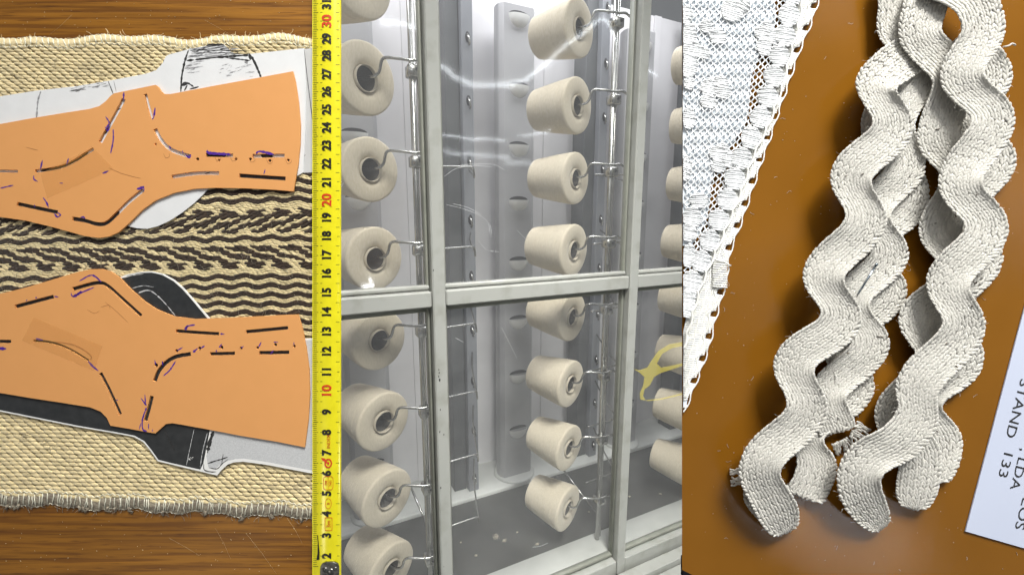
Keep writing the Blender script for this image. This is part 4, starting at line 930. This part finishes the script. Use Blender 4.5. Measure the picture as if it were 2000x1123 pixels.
# net: zigzag columns of thread that touch their neighbours
net = G(); ca, sa = math.cos(.20), math.sin(.20)
for i in range(-6, 76):
    q = []; run = []
    for j in range(-16, 160):
        u = i * 6.7 + (2.7 if (j + i) % 2 else -2.7) + random.gauss(0, .45); v = j * 6.6 + random.gauss(0, .5)
        x = XL - 8 + u * ca - v * sa * 1.0 + 170 * 0 + v * 0; x = XL - 40 + u * 1.0 + (420 - v) * .19; y = v
        if XL + 1 < x < fe(y) - 22 and -60 < y < 700: run.append(B(x, y, (2.3 + .35 * math.sin(j * 1.57) + random.gauss(0, .08)) * MMM))
        else:
            if len(run) > 2: net.tube(run, 1.6 * PX, 5, 0, random.random(), False)
            run = []
    if len(run) > 2: net.tube(run, 1.6 * PX, 5, 0, random.random(), False)
lace.part('net', net, M['lace'], kind='stuff')
def satin(cx, cy, a, b, ang, z=2.7, sp=3.9, r=1.75, name='satin_petal'):
    """a petal filled by one thread laid to and fro"""
    g = G(); ca, sa = math.cos(ang), math.sin(ang); q = []; k = 0
    for h in np.arange(-b, b + .1, sp):
        hw = a * math.sqrt(max(0.04, 1 - (h / (b * 1.08)) ** 2)) + random.gauss(0, .8)
        for e in ((-1, 1) if k % 2 == 0 else (1, -1)):
            for e2 in (e, e * .3, -e * .3) if False else (e,):
                x, y = e * hw, h + e * 1.0
                X, Y = cx + x * ca - y * sa, cy + x * sa + y * ca
                q.append((max(X, XL + 1.5), Y, z + random.gauss(0, .05)))
        k += 1
    P = [B(x, y, zz * MMM) for x, y, zz in q]
    if len(P) > 3:
        bd = [(max(XL + 1, cx + .96 * a * math.cos(t) * ca - .96 * b * math.sin(t) * sa), cy + .96 * a * math.cos(t) * sa + .96 * b * math.sin(t) * ca) for t in np.linspace(0, 2 * math.pi, 18)[:-1]]
        g.add(BA(bd, (z + .12) * MMM), [tuple(range(16, -1, -1))])
    if len(P) > 3 and max(p[0] for p in q) > XL + 6: g.tube(P, r * PX, 6, 0, random.random()); lace.part(name, g, M['lace'])
PET = [(1345, 70, 16, 22, .12), (1352, 98, 22, 16, .1), (1375, 104, 13, 10, .1), (1402, 72, 16, 15, -.1), (1345, 130, 18, 22, .15), (1340, 30, 12, 18, .1), (1430, 22, 22, 20, .25), (1452, 14, 12, 14, .5), (1380, 52, 14, 12, .1),
       (1488, 65, 15, 12, .1), (1508, 72, 15, 14, .05), (1492, 92, 14, 16, .1), (1500, 50, 12, 8, .1), (1385, 172, 17, 17, .1), (1410, 178, 18, 14, .05), (1384, 200, 16, 13, .1), (1408, 160, 15, 10, .1),
       (1402, 300, 17, 14, .1), (1421, 312, 13, 14, .1), (1403, 325, 15, 12, .2), (1412, 290, 12, 9, .1), (1365, 392, 18, 14, -.1), (1352, 425, 20, 20, .1), (1345, 455, 16, 16, .1), (1338, 330, 12, 24, .1), (1345, 500, 14, 22, .15), (1350, 560, 16, 24, .12), (1342, 600, 12, 20, .1), (1345, 232, 14, 20, .1), (1346, 162, 11, 15, .1)]
for p in PET: satin(*p)
# front border: scallops of satin bars and an edge cord
yb = -50.0; sc = 0
while yb < 690:
    x1 = fe(yb)
    if x1 - 20 > XL:
        satin(x1 - 20, yb, 20, 20, .10 + .1 * math.sin(sc), 2.9, 3.9, 1.8, 'border_scallop')
    yb += 40; sc += 1
g = G(); q = []
for y in np.arange(-60, 690, 3.0):
    x = fe(y) + 1 + 4.5 * abs(math.sin((y + 50) / 40. * math.pi + math.pi / 2)) - 2
    if x > XL + 1: q.append(B(x, y, 3.3 * MMM))
g.tube(q, 1.9 * PX, 6); lace.part('edge_cord', g, M['lace_cream'])
# under layer border: bars, eyelets and a looped edge
g = G(); gc = G(); loops = []
bk = []
for y in np.arange(-60, 800, 3.6):
    ph = ((y + 10) / 43.) % 1.0; hole = .38 < ph < .62
    xa, xb = fe(y) - 14, oe(y) - (13 if hole else 3 + 2 * math.sin(ph * 2 * math.pi))
    xa = max(xa, XL + 1)
    if y > 500: xa = max(xa, oe(y) - 58)
    bk.append((xa, xb, y))
    if xb - xa > 5:
        m_ = (xa + xb) / 2; g.tube([B(xa, y + 2.4, 1.3 * MMM), B(m_, y + 1, 1.5 * MMM), B(xb, y, 1.35 * MMM)], 1.55 * PX, 5, 0, random.random())
for y in np.arange(-60, 812, 2.5):
    ph = ((y + 10) / 43.) % 1.0
    x = oe(y) + 2.2 * math.sin((ph - .25) * 2 * math.pi) - .5 + random.gauss(0, .3)
    if x > XL + 1: loops.append(B(x, y, (1.4 + .1 * math.sin(y)) * MMM))
gc.tube(loops, 1.3 * PX, 6)
for off in (-9, -13, -22, -34, -46):
    q = []
    for y in np.arange(-60, 800, 3):
        ph = ((y + 10) / 43.) % 1.0; x = oe(y) + off - (6 * math.exp(-((ph - .49) / .13) ** 2) if off == -13 else 0) + random.gauss(0, .4)
        if off == -9 and .36 < ph < .64:
            if len(q) > 2: gc.tube(q, 1.3 * PX, 5)
            q = []; continue
        if x > max(XL + 1, fe(y) - 16): q.append(B(x, y, 1.7 * MMM))
    if len(q) > 2: gc.tube(q, 1.3 * PX, 5)
bs_ = G(); bk = [t for t in bk if t[1] - t[0] > 3]; bs_.strip(BA([(t[0], t[2]) for t in bk], 1.28 * MMM), BA([(t[1], t[2]) for t in bk], 1.28 * MMM)); lace.part('border_backing', bs_, M['lace_under'])
lace.part('under_border', g, M['lace_cream'], kind='stuff'); lace.part('looped_edge', gc, M['lace_cream'])
# torn flap of the border
g = G()
for y in np.arange(508, 560, 4.4): g.tube([B(1392 + (560 - y) * .0, y + 3, 2.6 * MMM), B(1420, y + 5, 2.5 * MMM)], 1.7 * PX, 5)
g.tube([B(1391, 505, 2.8 * MMM), B(1402, 509, 2.9 * MMM), B(1414, 511, 2.8 * MMM), B(1421, 516, 2.6 * MMM), B(1427, 519, 2.4 * MMM)], 1.8 * PX, 6)
lace.part('torn_flap', g, M['lace_cream'], kind='stuff')

# dust and fibres on the leatherette, and scuffs
g = G(); hairs(g, [B(random.uniform(1400, 1990), random.uniform(5, 1115), .15 * MMM) for _ in range(60)], 10 * PX, .25 * PX, (0, .05 * MMM), curl=1.0)
for _ in range(260):
    p = B(random.uniform(1345, 1990), random.uniform(0, 1110), .1 * MMM); g.tube([p, p + np.array((random.gauss(0, .8) * PX, random.gauss(0, .8) * PX, 0))], random.uniform(.2, .55) * PX, 4)
single('dust', g, M['cotton'], BM, tuple(B(1700, 560)), 'specks of dust and short fibres on the brown leatherette', 'dust', kind='stuff')
g = G()
for _ in range(120):
    p = B(random.uniform(5, 600), random.choice((random.uniform(0, 60), random.uniform(1015, 1115))), .1 * MMM); g.tube([p, p + np.array((random.gauss(0, 1.5) * PX, random.gauss(0, .8) * PX, 0))], random.uniform(.2, .5) * PX, 4)
for a, b in (((95, 70), (140, 30)), ((400, 40), (460, 75)), ((330, 1050), (390, 1085)), ((420, 1030), (450, 1090)), ((480, 1040), (540, 1120)), ((560, 1010), (590, 1060))):
    g.tube([B(*a, .05 * MMM), B((a[0] + b[0]) / 2 + 2, (a[1] + b[1]) / 2, .05 * MMM), B(*b, .05 * MMM)], .09 * PX, 4)
single('dust', g, M['cream_wool'], BM, tuple(B(300, 560)), 'specks of dust and fine fibres on the wooden table top', 'dust', kind='stuff')
